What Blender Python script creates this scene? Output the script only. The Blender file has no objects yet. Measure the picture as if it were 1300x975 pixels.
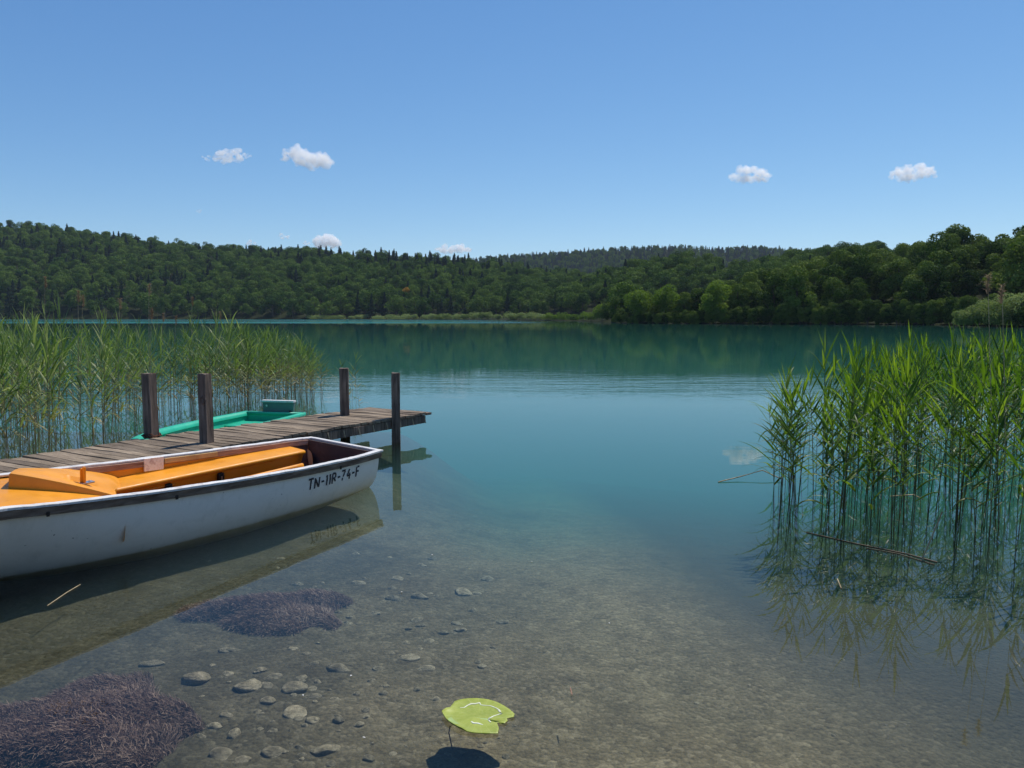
import bpy, bmesh, math, random
import numpy as np
from mathutils import Vector, Matrix

random.seed(7)
RNG = np.random.default_rng(7)
scene = bpy.context.scene
COL = scene.collection

# ------------------------------------------------------------------ camera model
F, CX, CY, HY, CAMZ = 1000.0, 650.0, 487.5, 402.0, 1.7
PIT = math.atan((CY - HY) / F)
FWD = np.array([0, math.cos(PIT), -math.sin(PIT)])
UPV = np.array([0, math.sin(PIT), math.cos(PIT)])
RGT = np.array([1.0, 0, 0])

def ray(px, py):
    return RGT * (px - CX) / F + FWD - UPV * (py - CY) / F

def at(px, py, z=0.0):
    d = ray(px, py)
    t = (z - CAMZ) / d[2]
    return np.array([0, 0, CAMZ]) + d * t

cam_d = bpy.data.cameras.new("camera")
cam_d.sensor_width = 36.0
cam_d.lens = 36.0 * F / 1300.0
cam_d.clip_start = 0.05
cam_d.clip_end = 30000
cam = bpy.data.objects.new("camera", cam_d)
cam.location = (0, 0, CAMZ)
cam.rotation_euler = (math.pi / 2 - PIT, 0, 0)
COL.objects.link(cam)
scene.camera = cam

# ------------------------------------------------------------------ helpers
def nt(mat):
    mat.use_nodes = True
    t = mat.node_tree
    t.nodes.clear()
    return t

def N(t, kind, **kw):
    n = t.nodes.new(kind)
    for k, v in kw.items():
        if k.startswith("i_"):
            key = k[2:]
            key = int(key) if key.isdigit() else key.replace("_", " ")
            n.inputs[key].default_value = v
        else:
            setattr(n, k, v)
    return n

def L(t, a, b):
    t.links.new(a, b)

def ramp(t, fac, stops, interp='LINEAR'):
    r = N(t, 'ShaderNodeValToRGB')
    cr = r.color_ramp
    cr.interpolation = interp
    while len(cr.elements) < len(stops):
        cr.elements.new(0.5)
    for e, (p, c) in zip(cr.elements, stops):
        e.position = p
        e.color = (c[0], c[1], c[2], 1) if len(c) == 3 else c
    L(t, fac, r.inputs[0])
    return r.outputs[0]

def coords(t, scale=(1, 1, 1), which='Object'):
    tc = N(t, 'ShaderNodeTexCoord')
    m = N(t, 'ShaderNodeMapping')
    m.inputs['Scale'].default_value = scale
    L(t, tc.outputs[which], m.inputs[0])
    return m.outputs[0]

def noise(t, vec, scale, detail=4, rough=0.55, dist=0.0):
    n = N(t, 'ShaderNodeTexNoise')
    n.inputs['Scale'].default_value = scale
    n.inputs['Detail'].default_value = detail
    n.inputs['Roughness'].default_value = rough
    n.inputs['Distortion'].default_value = dist
    L(t, vec, n.inputs['Vector'])
    return n.outputs[0]

def mixc(t, fac, a, b, mode='MIX'):
    m = N(t, 'ShaderNodeMix', data_type='RGBA', blend_type=mode)
    if isinstance(fac, (int, float)):
        m.inputs[0].default_value = fac
    else:
        L(t, fac, m.inputs[0])
    for s, idx in ((a, 6), (b, 7)):
        if isinstance(s, (tuple, list)):
            m.inputs[idx].default_value = (s[0], s[1], s[2], 1)
        else:
            L(t, s, m.inputs[idx])
    return m.outputs[2]

def math_(t, op, a, b=None, clamp=False):
    m = N(t, 'ShaderNodeMath', operation=op, use_clamp=clamp)
    for s, i in ((a, 0), (b, 1)):
        if s is None:
            continue
        if isinstance(s, (int, float)):
            m.inputs[i].default_value = s
        else:
            L(t, s, m.inputs[i])
    return m.outputs[0]

def principled(name, color_fn, rough=0.7, bump=None, spec=0.3, rough_fn=None):
    mat = bpy.data.materials.new(name)
    t = nt(mat)
    out = N(t, 'ShaderNodeOutputMaterial')
    p = N(t, 'ShaderNodeBsdfPrincipled')
    p.inputs['Roughness'].default_value = rough
    p.inputs['Specular IOR Level'].default_value = spec
    c = color_fn(t)
    if isinstance(c, (tuple, list)):
        p.inputs['Base Color'].default_value = (c[0], c[1], c[2], 1)
    else:
        L(t, c, p.inputs['Base Color'])
    if rough_fn:
        L(t, rough_fn(t), p.inputs['Roughness'])
    if bump:
        h, st, di = bump(t)
        b = N(t, 'ShaderNodeBump')
        b.inputs['Strength'].default_value = st
        b.inputs['Distance'].default_value = di
        L(t, h, b.inputs['Height'])
        L(t, b.outputs[0], p.inputs['Normal'])
    L(t, p.outputs[0], out.inputs[0])
    return mat

class MB:
    def __init__(s):
        s.v, s.f = [], []
    def add(s, verts, faces):
        o = len(s.v)
        s.v += [tuple(map(float, p)) for p in verts]
        s.f += [tuple(i + o for i in f) for f in faces]
        return s
    def box(s, c, size, rot=None, jit=0.0):
        hx, hy, hz = size[0] / 2, size[1] / 2, size[2] / 2
        vs = []
        for x, y, z in ((-1, -1, -1), (1, -1, -1), (1, 1, -1), (-1, 1, -1), (-1, -1, 1), (1, -1, 1), (1, 1, 1), (-1, 1, 1)):
            p = Vector((x * hx, y * hy, z * hz))
            if jit:
                p += Vector((random.uniform(-jit, jit), random.uniform(-jit, jit), random.uniform(-jit, jit)))
            if rot is not None:
                p = rot @ p
            vs.append(p + Vector(c))
        return s.add(vs, [(0, 3, 2, 1), (4, 5, 6, 7), (0, 1, 5, 4), (1, 2, 6, 5), (2, 3, 7, 6), (3, 0, 4, 7)])
    def tube(s, pts, rads, n=6, caps=True):
        pts = [Vector(p) for p in pts]
        rings = []
        for i, p in enumerate(pts):
            a = pts[min(i + 1, len(pts) - 1)] - pts[max(i - 1, 0)]
            a.normalize()
            up = Vector((0, 0, 1)) if abs(a.z) < 0.9 else Vector((1, 0, 0))
            x = a.cross(up).normalized()
            y = a.cross(x)
            r = rads[i] if isinstance(rads, (list, tuple)) else rads
            rings.append([p + (x * math.cos(k * 2 * math.pi / n) + y * math.sin(k * 2 * math.pi / n)) * r for k in range(n)])
        vs = [q for r in rings for q in r]
        fs = []
        for i in range(len(rings) - 1):
            for k in range(n):
                fs.append((i * n + k, i * n + (k + 1) % n, (i + 1) * n + (k + 1) % n, (i + 1) * n + k))
        if caps:
            fs.append(tuple(range(n)))
            fs.append(tuple((len(rings) - 1) * n + k for k in reversed(range(n))))
        return s.add(vs, fs)
    def grid(s, P, closed=False):
        """P[i][j] points -> quads"""
        ni, nj = len(P), len(P[0])
        vs = [p for r in P for p in r]
        fs = [(i * nj + j, i * nj + j + 1, (i + 1) * nj + j + 1, (i + 1) * nj + j) for i in range(ni - 1) for j in range(nj - 1)]
        return s.add(vs, fs)
    def mesh(s, name, mat=None, smooth=False):
        m = bpy.data.meshes.new(name)
        m.from_pydata(s.v, [], s.f)
        if mat:
            m.materials.append(mat)
        if smooth:
            m.shade_smooth()
        m.update()
        return m
    def build(s, name, mat, parent=None, smooth=False, loc=None, fix=True):
        m = s.mesh(name, mat, smooth)
        if fix:
            bm = bmesh.new()
            bm.from_mesh(m)
            bmesh.ops.recalc_face_normals(bm, faces=bm.faces)
            bm.to_mesh(m)
            bm.free()
        return link(name, m, parent, loc)

def link(name, data, parent=None, loc=None):
    o = bpy.data.objects.new(name, data)
    COL.objects.link(o)
    if parent:
        o.parent = parent
    if loc is not None:
        o.location = loc
    return o

def np_mesh(name, V, Q, mat=None, smooth=False):
    """V (n,3), Q (m,4) numpy"""
    m = bpy.data.meshes.new(name)
    m.vertices.add(len(V))
    m.vertices.foreach_set('co', np.ascontiguousarray(V, dtype=np.float32).ravel())
    k = Q.shape[1]
    m.loops.add(Q.size)
    m.loops.foreach_set('vertex_index', np.ascontiguousarray(Q, dtype=np.int32).ravel())
    m.polygons.add(len(Q))
    m.polygons.foreach_set('loop_start', np.arange(len(Q), dtype=np.int32) * k)
    m.update(calc_edges=True)
    if mat:
        m.materials.append(mat)
    if smooth:
        m.shade_smooth()
    return m

def tag(o, label=None, cat=None, group=None, kind=None):
    if label: o['label'] = label
    if cat: o['category'] = cat
    if group: o['group'] = group
    if kind: o['kind'] = kind
    return o

def empty(name, loc=(0, 0, 0), rz=0.0):
    o = bpy.data.objects.new(name, None)
    o.empty_display_size = 0.1
    COL.objects.link(o)
    o.location = loc
    o.rotation_euler = (0, 0, rz)
    return o

def bevel(o, w, seg=2):
    b = o.modifiers.new('bevel', 'BEVEL')
    b.width = w
    b.segments = seg
    b.limit_method = 'ANGLE'
    b.angle_limit = math.radians(35)
    return o

def smooth01(x):
    x = np.clip(x, 0, 1)
    return x * x * (3 - 2 * x)

def vnoise(x, y, seed=0):
    """cheap smooth value noise (numpy)"""
    x = np.asarray(x, float); y = np.asarray(y, float)
    xi, yi = np.floor(x), np.floor(y)
    xf, yf = smooth01(x - xi), smooth01(y - yi)
    def h(a, b):
        s = np.sin(a * 127.1 + b * 311.7 + seed * 74.7) * 43758.5453
        return s - np.floor(s)
    return (h(xi, yi) * (1 - xf) + h(xi + 1, yi) * xf) * (1 - yf) + (h(xi, yi + 1) * (1 - xf) + h(xi + 1, yi + 1) * xf) * yf

# ------------------------------------------------------------------ world / sun
SUN_AZ, SUN_EL = math.radians(35), math.radians(58)
# clear mountain air: a little more contrast between zenith and horizon than the plain model
SKYG = [(1.12, 0.68), (0.90, 1.08), (0.65, 1.95)]
w = bpy.data.worlds.new("World")
scene.world = w
w.use_nodes = True
wt = w.node_tree
wt.nodes.clear()
sky = N(wt, 'ShaderNodeTexSky')
sky.sky_type = 'NISHITA'
sky.sun_disc = False
sky.sun_elevation = SUN_EL
sky.sun_rotation = SUN_AZ
sky.altitude = 1500
sky.air_density = 1.0
sky.dust_density = 0.0
sky.ozone_density = 3.2
bg = N(wt, 'ShaderNodeBackground')
bg.inputs[1].default_value = 0.115
wo = N(wt, 'ShaderNodeOutputWorld')
sp_ = N(wt, 'ShaderNodeSeparateColor'); L(wt, sky.outputs[0], sp_.inputs[0])
cb_ = N(wt, 'ShaderNodeCombineColor')
for i_, (g_, k_) in enumerate(SKYG):
    L(wt, math_(wt, 'MULTIPLY', math_(wt, 'POWER', sp_.outputs[i_], g_), k_), cb_.inputs[i_])
L(wt, cb_.outputs[0], bg.inputs[0])
L(wt, bg.outputs[0], wo.inputs[0])

S = Vector((math.sin(SUN_AZ) * math.cos(SUN_EL), math.cos(SUN_AZ) * math.cos(SUN_EL), math.sin(SUN_EL)))
sd = bpy.data.lights.new("sun", 'SUN')
sd.energy = 4.6
sd.angle = math.radians(0.53)
sd.color = (1.0, 0.95, 0.87)
so = bpy.data.objects.new("sun", sd)
so.rotation_euler = (-S).to_track_quat('-Z', 'Y').to_euler()
so.location = (20, 30, 60)
COL.objects.link(so)

# ------------------------------------------------------------------ terrain
def ip(px, tab):
    xs = [a for a, b in tab]; ys = [b for a, b in tab]
    return np.interp(px, xs, ys)

SHORE = [(-900, 430), (-300, 500), (0, 520), (300, 500), (470, 470), (500, 430), (600, 400), (700, 350), (745, 290), (785, 205), (900, 186), (1100, 172), (1200, 160), (1300, 128), (1500, 100), (2200, 70)]
WOOD = [(-900, 440), (-300, 508), (0, 528), (300, 508), (470, 478), (500, 470), (745, 440), (775, 400), (790, 212), (900, 192), (1100, 178), (1200, 170), (1300, 160), (1500, 140), (2200, 110)]
# layer: start table, crest table, top line (px -> y of tree tops), tree height
LAY = [
    dict(start=[(-900, 450), (0, 530), (300, 510), (480, 480), (760, 450), (800, 400), (2000, 400)], crest=[(-900, 760), (0, 830), (400, 800), (700, 700), (800, 600), (2000, 600)],
         top=[(-900, 240), (-300, 266), (0, 284), (40, 285), (80, 288), (160, 299), (260, 311), (400, 316), (500, 321), (600, 328), (650, 334), (700, 342), (760, 348), (820, 362), (900, 380), (2000, 385)], th=11),
    dict(start=[(0, 400), (2000, 340)], crest=[(0, 520), (2000, 500)],
         top=[(600, 400), (700, 375), (740, 352), (770, 343), (800, 334), (830, 325), (870, 321), (900, 322), (930, 331), (960, 337), (1000, 345), (1060, 360), (1200, 380), (2000, 390)], th=11),
    dict(start=[(0, 300), (2000, 290)], crest=[(0, 470), (2000, 440)],
         top=[(800, 400), (900, 355), (950, 332), (980, 324), (1010, 320), (1060, 310), (1110, 309), (1150, 310), (1200, 313), (1300, 318), (2000, 330)], th=11),
    dict(start=[(0, 1150), (2000, 1150)], crest=[(0, 1600), (2000, 1600)],
         top=[(-900, 395), (400, 370), (500, 345), (560, 332), (610, 325), (680, 320), (750, 315), (800, 312), (850, 310), (900, 313), (950, 311), (1000, 314), (1050, 321), (1200, 330), (2000, 340)], th=14),
    dict(start=[(0, 200), (900, 190), (1200, 168), (1300, 150), (1500, 130), (2200, 100)], crest=[(0, 290), (900, 262), (1200, 225), (1300, 205), (2200, 190)],
         top=[(700, 402), (770, 392), (800, 366), (860, 358), (900, 350), (964, 338), (1000, 333), (1060, 321), (1100, 315), (1150, 312), (1165, 304), (1205, 295), (1245, 289), (1300, 278), (1500, 262), (2200, 250)], th=13),
]

def terrain_z(px, Y):
    px = np.asarray(px, float); Y = np.asarray(Y, float)
    ds = ip(px, SHORE)
    z = np.where(Y < ds, np.maximum(-10.5, -0.25 - (ds - Y) * 0.5), 0.12 + np.clip((Y - ds) / 40, 0, 1) * 0.8)
    # a shallow shelf off the far left shore reads pale
    for l in LAY:
        st, cr = ip(px, l['start']), ip(px, l['crest'])
        H = (HY - ip(px, l['top'])) / F * cr + CAMZ - l['th']
        s = (Y - st) / (cr - st)
        prof = np.where(s < 1, np.clip(s, 0, 1) ** 0.9, np.maximum(0.2, 1 - (s - 1) * 0.35))
        prof = np.where(s <= 0, 0, prof)
        z = np.where((Y >= ds) & (H * prof > z), H * prof, z)
    return z

def soft_rgb(t, vec, sc, a, b, lo=0.35, hi=0.65):
    return ramp(t, noise(t, vec, sc, 5), [(lo, a), (hi, b)])

m_forest_floor = principled('forest_floor', lambda t: soft_rgb(t, coords(t), 0.08, (0.012, 0.017, 0.006), (0.026, 0.032, 0.012)), 0.95, spec=0.05)

pxs = np.linspace(-900, 2200, 260)
Ys = np.unique(np.concatenate([np.linspace(40, 130, 12), np.linspace(130, 300, 70), np.linspace(300, 560, 70), np.linspace(560, 1000, 45), np.linspace(1000, 2400, 50), np.linspace(2400, 9000, 12)]))
PX, YY = np.meshgrid(pxs, Ys)
XX = (PX - CX) / F * YY
ZZ = terrain_z(PX, YY)
ZZ = ZZ + np.where(ZZ > 3, (vnoise(XX / 40, YY / 40, 3) - 0.5) * 4, 0)
V = np.stack([XX.ravel(), YY.ravel(), ZZ.ravel()], 1)
ni, nj = PX.shape
idx = np.arange(ni * nj).reshape(ni, nj)
Q = np.stack([idx[:-1, :-1].ravel(), idx[:-1, 1:].ravel(), idx[1:, 1:].ravel(), idx[1:, :-1].ravel()], 1)
tag(link('terrain', np_mesh('terrain', V, Q, m_forest_floor, True)), kind='structure')

# ------------------------------------------------------------------ lake bed (near) and ground behind the camera
def bed_z(x, y):
    x = np.asarray(x, float); y = np.asarray(y, float)
    y0 = y
    y = y + 0.45 * np.clip(x - 1.0, 0, 4) * smooth01((y - 3.0) / 2.5)
    z = np.interp(y, [-30, -8, 0.3, 1.2, 2.2, 3.2, 4.5, 5.5, 6.5, 7.5, 9.0, 11, 14, 20, 30, 60, 200], [2.4, 1.1, 0.12, -0.04, -0.145, -0.175, -0.20, -0.26, -0.37, -0.51, -0.74, -1.05, -1.5, -2.5, -4.5, -9, -11])
    # a shallow shelf under the dinghy, the jetty and the left reeds, another under the right reeds
    shelf = -0.10 - 0.025 * np.clip(y - 2.5, 0, 14)
    lb = smooth01((-x + 0.7 - 0.06 * y) / 2.2) * smooth01((20 - y) / 6)
    z = z * (1 - lb) + np.maximum(z, shelf) * lb
    y = y0
    rb = 0.35 * smooth01((x - 0.9) / 3.0) * smooth01((13 - y) / 10)
    z = z * (1 - rb) + np.maximum(z, shelf - 0.22) * rb
    amp = 0.035 * smooth01((y + 1) / 3)
    z = z + amp * (vnoise(x * 1.3, y * 1.3, 1) - 0.5) + 0.02 * (vnoise(x * 4, y * 4, 2) - 0.5) + 0.012 * (vnoise(x * 13, y * 13, 5) - 0.5)
    return z

def bed_hit(px, py):
    d = ray(px, py)
    p = np.array([0, 0, CAMZ])
    t = 0.5
    while t < 60:
        q = p + d * t
        if q[2] <= bed_z(q[0], q[1]):
            return q
        t += 0.01
    return q

def m_bed_color(t):
    v = coords(t)
    big = noise(t, v, 0.55, 4, 0.6)
    mid = noise(t, v, 5.0, 5, 0.65)
    fine = noise(t, v, 60, 3, 0.7)
    vo = N(t, 'ShaderNodeTexVoronoi'); vo.inputs['Scale'].default_value = 34
    L(t, v, vo.inputs['Vector'])
    vc = N(t, 'ShaderNodeSeparateColor'); L(t, vo.outputs['Color'], vc.inputs[0])
    base = ramp(t, mid, [(0.3, (0.085, 0.068, 0.036)), (0.52, (0.165, 0.136, 0.078)), (0.72, (0.25, 0.21, 0.13))])
    peb = ramp(t, vc.outputs[0], [(0.0, (0.11, 0.088, 0.052)), (0.55, (0.18, 0.15, 0.092)), (0.85, (0.26, 0.22, 0.145)), (1.0, (0.36, 0.31, 0.21))])
    c = mixc(t, 0.40, base, peb)
    c = mixc(t, 1.0, c, ramp(t, fine, [(0.3, (0.6, 0.6, 0.6)), (0.7, (1.3, 1.3, 1.3))]), 'MULTIPLY')
    # dark silt to the left, paler marl to the right
    sx = N(t, 'ShaderNodeSeparateXYZ'); L(t, v, sx.inputs[0])
    side = math_(t, 'ADD', math_(t, 'MULTIPLY', sx.outputs[0], 0.22), math_(t, 'MULTIPLY', big, 1.0))
    tint = ramp(t, side, [(0.1, (0.42, 0.44, 0.44)), (0.45, (0.85, 0.84, 0.82)), (0.85, (1.22, 1.19, 1.12))])
    c = mixc(t, 1.0, c, tint, 'MULTIPLY')
    # bed colour darkened around the right hand reeds, standing in for their reflection
    reed_dark = math_(t, 'ADD', math_(t, 'MULTIPLY', sx.outputs[0], 0.42), math_(t, 'MULTIPLY', sx.outputs[1], 0.20))
    reed_dark = math_(t, 'ADD', reed_dark, math_(t, 'MULTIPLY', mid, 0.5))
    right = ramp(t, math_(t, 'MULTIPLY', sx.outputs[0], 0.4), [(0.25, (0, 0, 0)), (0.65, (1, 1, 1))])
    mk = math_(t, 'MULTIPLY', ramp(t, math_(t, 'SUBTRACT', reed_dark, 1.2), [(0.0, (0, 0, 0)), (0.75, (0.85,) * 3)]), right)
    return mixc(t, mk, c, (0.042, 0.040, 0.026))

def m_bed_bump(t):
    v = coords(t)
    vo = N(t, 'ShaderNodeTexVoronoi'); vo.inputs['Scale'].default_value = 34
    L(t, v, vo.inputs['Vector'])
    h = math_(t, 'ADD', math_(t, 'MULTIPLY', vo.outputs['Distance'], -0.6), noise(t, v, 22, 6, 0.7))
    return h, 0.8, 0.022
m_bed = principled('lake_bed', m_bed_color, 0.95, m_bed_bump, 0.1)

gx = np.concatenate([np.linspace(-120, -8, 30)[:-1], np.linspace(-8, 8, 330), np.linspace(8, 120, 30)[1:]])
gy = np.concatenate([np.linspace(-30, 0, 20)[:-1], np.linspace(0, 12, 260), np.linspace(12, 60, 50)[1:]])
GX, GY = np.meshgrid(gx, gy)
V = np.stack([GX.ravel(), GY.ravel(), bed_z(GX, GY).ravel()], 1)
ni, nj = GX.shape
idx = np.arange(ni * nj).reshape(ni, nj)
Q = np.stack([idx[:-1, :-1].ravel(), idx[:-1, 1:].ravel(), idx[1:, 1:].ravel(), idx[1:, :-1].ravel()], 1)
tag(link('lake_bed', np_mesh('lake_bed', V, Q, m_bed, True)), kind='structure')

# ------------------------------------------------------------------ water: a real body with scattering
m_water = bpy.data.materials.new('lake_water')
t = nt(m_water)
out = N(t, 'ShaderNodeOutputMaterial')
v = coords(t)
sx = N(t, 'ShaderNodeSeparateXYZ'); L(t, v, sx.inputs[0])
Yc = sx.outputs[1]; Xc = sx.outputs[0]
# wind: where the ripples are (metres from the shore)
amp_near = ramp(t, math_(t, 'DIVIDE', Yc, 100.0), [(0.0, (0.03,) * 3), (0.07, (0.03,) * 3), (0.12, (0.05,) * 3), (0.155, (0.12,) * 3), (0.175, (0.42,) * 3), (0.22, (0.42,) * 3), (0.27, (0.08,) * 3), (1.0, (0.10,) * 3)])
patch = ramp(t, noise(t, coords(t, (0.02, 0.09, 1)), 1.0, 3), [(0.35, (0.35,) * 3), (0.65, (1.2,) * 3)])
# the ruffled streak along the far left shore
b1 = math_(t, 'MULTIPLY', math_(t, 'GREATER_THAN', Yc, 200.0), math_(t, 'LESS_THAN', Yc, 285.0))
edge = math_(t, 'ADD', math_(t, 'DIVIDE', Xc, -60.0), math_(t, 'MULTIPLY', noise(t, coords(t, (0.02, 0.02, 1)), 1.0), 0.8), clamp=False)
edge = ramp(t, edge, [(0.2, (0, 0, 0)), (0.9, (1, 1, 1))])
b2 = math_(t, 'MULTIPLY', math_(t, 'GREATER_THAN', Yc, 330.0), math_(t, 'LESS_THAN', Yc, 460.0))
streak = math_(t, 'MULTIPLY', math_(t, 'ADD', b1, math_(t, 'MULTIPLY', b2, 0.6)), edge)
amp = math_(t, 'ADD', math_(t, 'MULTIPLY', amp_near, patch), math_(t, 'MULTIPLY', streak, 14.0))
n1 = noise(t, coords(t, (2.2, 5.5, 1)), 1.0, 3, 0.55)
n2 = noise(t, coords(t, (0.5, 1.6, 1)), 1.0, 2, 0.5)
h = math_(t, 'ADD', math_(t, 'MULTIPLY', n1, 0.5), math_(t, 'MULTIPLY', n2, 1.0))
h = math_(t, 'MULTIPLY', h, amp)
bp = N(t, 'ShaderNodeBump'); bp.inputs['Strength'].default_value = 1.0; bp.inputs['Distance'].default_value = 0.022
L(t, h, bp.inputs['Height'])
fr = N(t, 'ShaderNodeFresnel'); fr.inputs['IOR'].default_value = 1.36
L(t, bp.outputs[0], fr.inputs['Normal'])
gl = N(t, 'ShaderNodeBsdfGlossy'); gl.inputs['Roughness'].default_value = 0.0
L(t, bp.outputs[0], gl.inputs['Normal'])
tr = N(t, 'ShaderNodeBsdfTransparent')
mx = N(t, 'ShaderNodeMixShader')
L(t, fr.outputs[0], mx.inputs[0]); L(t, tr.outputs[0], mx.inputs[1]); L(t, gl.outputs[0], mx.inputs[2])
L(t, mx.outputs[0], out.inputs['Surface'])
SC = (0.028, 0.060, 0.061)
AB = (0.27, 0.078, 0.092)
def vol(t, kind, rgb):
    d = max(rgb)
    n = N(t, kind)
    n.inputs['Density'].default_value = d
    if kind == 'ShaderNodeVolumeScatter':
        n.inputs['Color'].default_value = (rgb[0] / d, rgb[1] / d, rgb[2] / d, 1)
    else:
        d = max(rgb) / 0.9
        n.inputs['Density'].default_value = d
        n.inputs['Color'].default_value = (1 - rgb[0] / d, 1 - rgb[1] / d, 1 - rgb[2] / d, 1)
    return n
vs = vol(t, 'ShaderNodeVolumeScatter', SC)
va = vol(t, 'ShaderNodeVolumeAbsorption', AB)
ad = N(t, 'ShaderNodeAddShader')
L(t, vs.outputs[0], ad.inputs[0]); L(t, va.outputs[0], ad.inputs[1])
L(t, ad.outputs[0], out.inputs['Volume'])
b = MB().box((0, 550, -6), (2600, 1110, 12.0))
o = b.build('lake_water', m_water)
tag(o, kind='structure')

# ------------------------------------------------------------------ wood materials
def wood_mat(name, dark, light, grain=(30, 30, 2), rough=0.85, rnd=0.0):
    def col(t):
        v = coords(t, grain)
        g = noise(t, v, 1.0, 6, 0.65, 0.4)
        c = ramp(t, g, [(0.28, dark), (0.5, tuple((a + b) / 2 for a, b in zip(dark, light))), (0.74, light)])
        s = noise(t, coords(t), 3.0, 4)
        return mixc(t, 1.0, c, ramp(t, s, [(0.3, (0.7, 0.7, 0.72)), (0.7, (1.2, 1.15, 1.1))]), 'MULTIPLY')
    def bmp(t):
        return noise(t, coords(t, grain), 1.3, 6, 0.7, 0.4), 0.8, 0.012
    return principled(name, col, rough, bmp, 0.15)

m_post = wood_mat('weathered_post', (0.05, 0.036, 0.028), (0.32, 0.245, 0.195), (28, 28, 2.2))
m_strake = wood_mat('strake_wood', (0.09, 0.058, 0.040), (0.32, 0.24, 0.18), (5, 5, 30))
m_inwale = wood_mat('inwale_wood', (0.22, 0.12, 0.085), (0.50, 0.33, 0.26), (5, 5, 30))
m_yellow_wood = wood_mat('new_wood', (0.45, 0.30, 0.13), (0.62, 0.46, 0.24), (8, 8, 20))
m_seat_wood = wood_mat('seat_wood', (0.30, 0.23, 0.15), (0.52, 0.43, 0.31), (8, 8, 20))
m_rust = principled('rust', lambda t: soft_rgb(t, coords(t), 60, (0.06, 0.02, 0.012), (0.16, 0.06, 0.03)), 0.9)

# deck planks: grain runs across; each plank (mesh island) has its own tone
m_deck = bpy.data.materials.new('deck_planks')
t = nt(m_deck)
out = N(t, 'ShaderNodeOutputMaterial'); p = N(t, 'ShaderNodeBsdfPrincipled')
p.inputs['Roughness'].default_value = 0.9; p.inputs['Specular IOR Level'].default_value = 0.1
geo = N(t, 'ShaderNodeNewGeometry')
g = noise(t, coords(t, (70, 4, 40)), 1.0, 6, 0.7, 0.3)
c = ramp(t, g, [(0.25, (0.08, 0.065, 0.052)), (0.5, (0.24, 0.20, 0.16)), (0.75, (0.39, 0.335, 0.27))])
c = mixc(t, 1.0, c, ramp(t, geo.outputs['Random Per Island'], [(0, (0.65, 0.63, 0.62)), (1, (1.25, 1.2, 1.12))]), 'MULTIPLY')
c = mixc(t, 1.0, c, ramp(t, noise(t, coords(t), 2.2, 4), [(0.3, (0.75, 0.72, 0.68)), (0.7, (1.15, 1.12, 1.08))]), 'MULTIPLY')
L(t, c, p.inputs['Base Color'])
bp = N(t, 'ShaderNodeBump'); bp.inputs['Strength'].default_value = 0.7; bp.inputs['Distance'].default_value = 0.01
L(t, g, bp.inputs['Height']); L(t, bp.outputs[0], p.inputs['Normal'])
L(t, p.outputs[0], out.inputs[0])

# ------------------------------------------------------------------ jetty
DZ = 0.33
E0 = at(547, 523, DZ); NL = at(200, 580, DZ)            # near edge
dirp = Vector((NL - E0)); dirp.z = 0
PL = 9.0
dirp.normalize()
perp = Vector((dirp.y, -dirp.x, 0))
if perp.x > 0: perp = -perp                               # towards the far side
PW = 1.18
jet = empty('wooden_jetty', (E0[0], E0[1], 0.0), math.atan2(dirp.y, dirp.x))
tag(jet, 'weathered wooden jetty with four mooring posts running out between the two boats', 'jetty')
# local frame: +x along the jetty towards the shore, +y or -y towards far side
side = 1 if (Matrix.Rotation(jet.rotation_euler.z, 3, 'Z') @ Vector((0, 1, 0))).dot(perp) > 0 else -1
mb = MB()
x = 0.0
k = 0
while x < PL:
    wd = random.uniform(0.098, 0.110)
    skew = 0.22 * max(0, 1 - x / 1.0)                    # end boards run a little askew
    e1, e2 = random.uniform(-0.018, 0.018), random.uniform(-0.02, 0.02)
    dz = random.uniform(-0.004, 0.004)
    tl = random.uniform(-0.003, 0.003)
    y0, y1 = e1 * side, (PW + e2) * side
    n = 5
    top, bot = [], []
    P = []
    for i in range(n + 1):
        s = i / n
        y = y0 + (y1 - y0) * s
        xs = x - 0.20 * s * 0
        sag = 0.004 * math.sin(s * math.pi * 2 + k) + tl * (s - .5) * 4
        P.append([(xs, y, DZ - 0.032 + dz + sag), (xs + wd, y, DZ - 0.032 + dz + sag), (xs + wd, y, DZ + dz + sag), (xs, y, DZ + dz + sag), (xs, y, DZ - 0.032 + dz + sag)])
    base = len(mb.v)
    mb.grid(P)
    mb.f.append(tuple(base + q for q in (0, 1, 2, 3)))
    mb.f.append(tuple(base + n * 5 + q for q in (3, 2, 1, 0)))
    x += wd + random.uniform(0.012, 0.019)
    k += 1
deck = mb.build('deck', m_deck, jet)
deck['label'] = 'grey brown cross boards with open joints'
mb = MB()
for yy in (0.05, PW - 0.05, PW * 0.5):
    mb.box((PL / 2 + 0.05, yy * side, DZ - 0.032 - 0.055 - 0.006), (PL - 0.1, 0.07, 0.11))
bevel(mb.build('joist', m_post, jet), 0.006)
for i in range(13):                                       # battens under the boards along the near edge
    MB().box((0.12 + i * 0.27, 0.011 * side, DZ - 0.10), (0.016, 0.005, 0.10), Matrix.Rotation(random.uniform(0.1, 0.35), 3, 'Y')).build('edge_batten', m_seat_wood, jet)

def jloc(p):
    r = Matrix.Rotation(-jet.rotation_euler.z, 3, 'Z') @ (Vector(p) - Vector((E0[0], E0[1], 0)))
    return r

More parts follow.
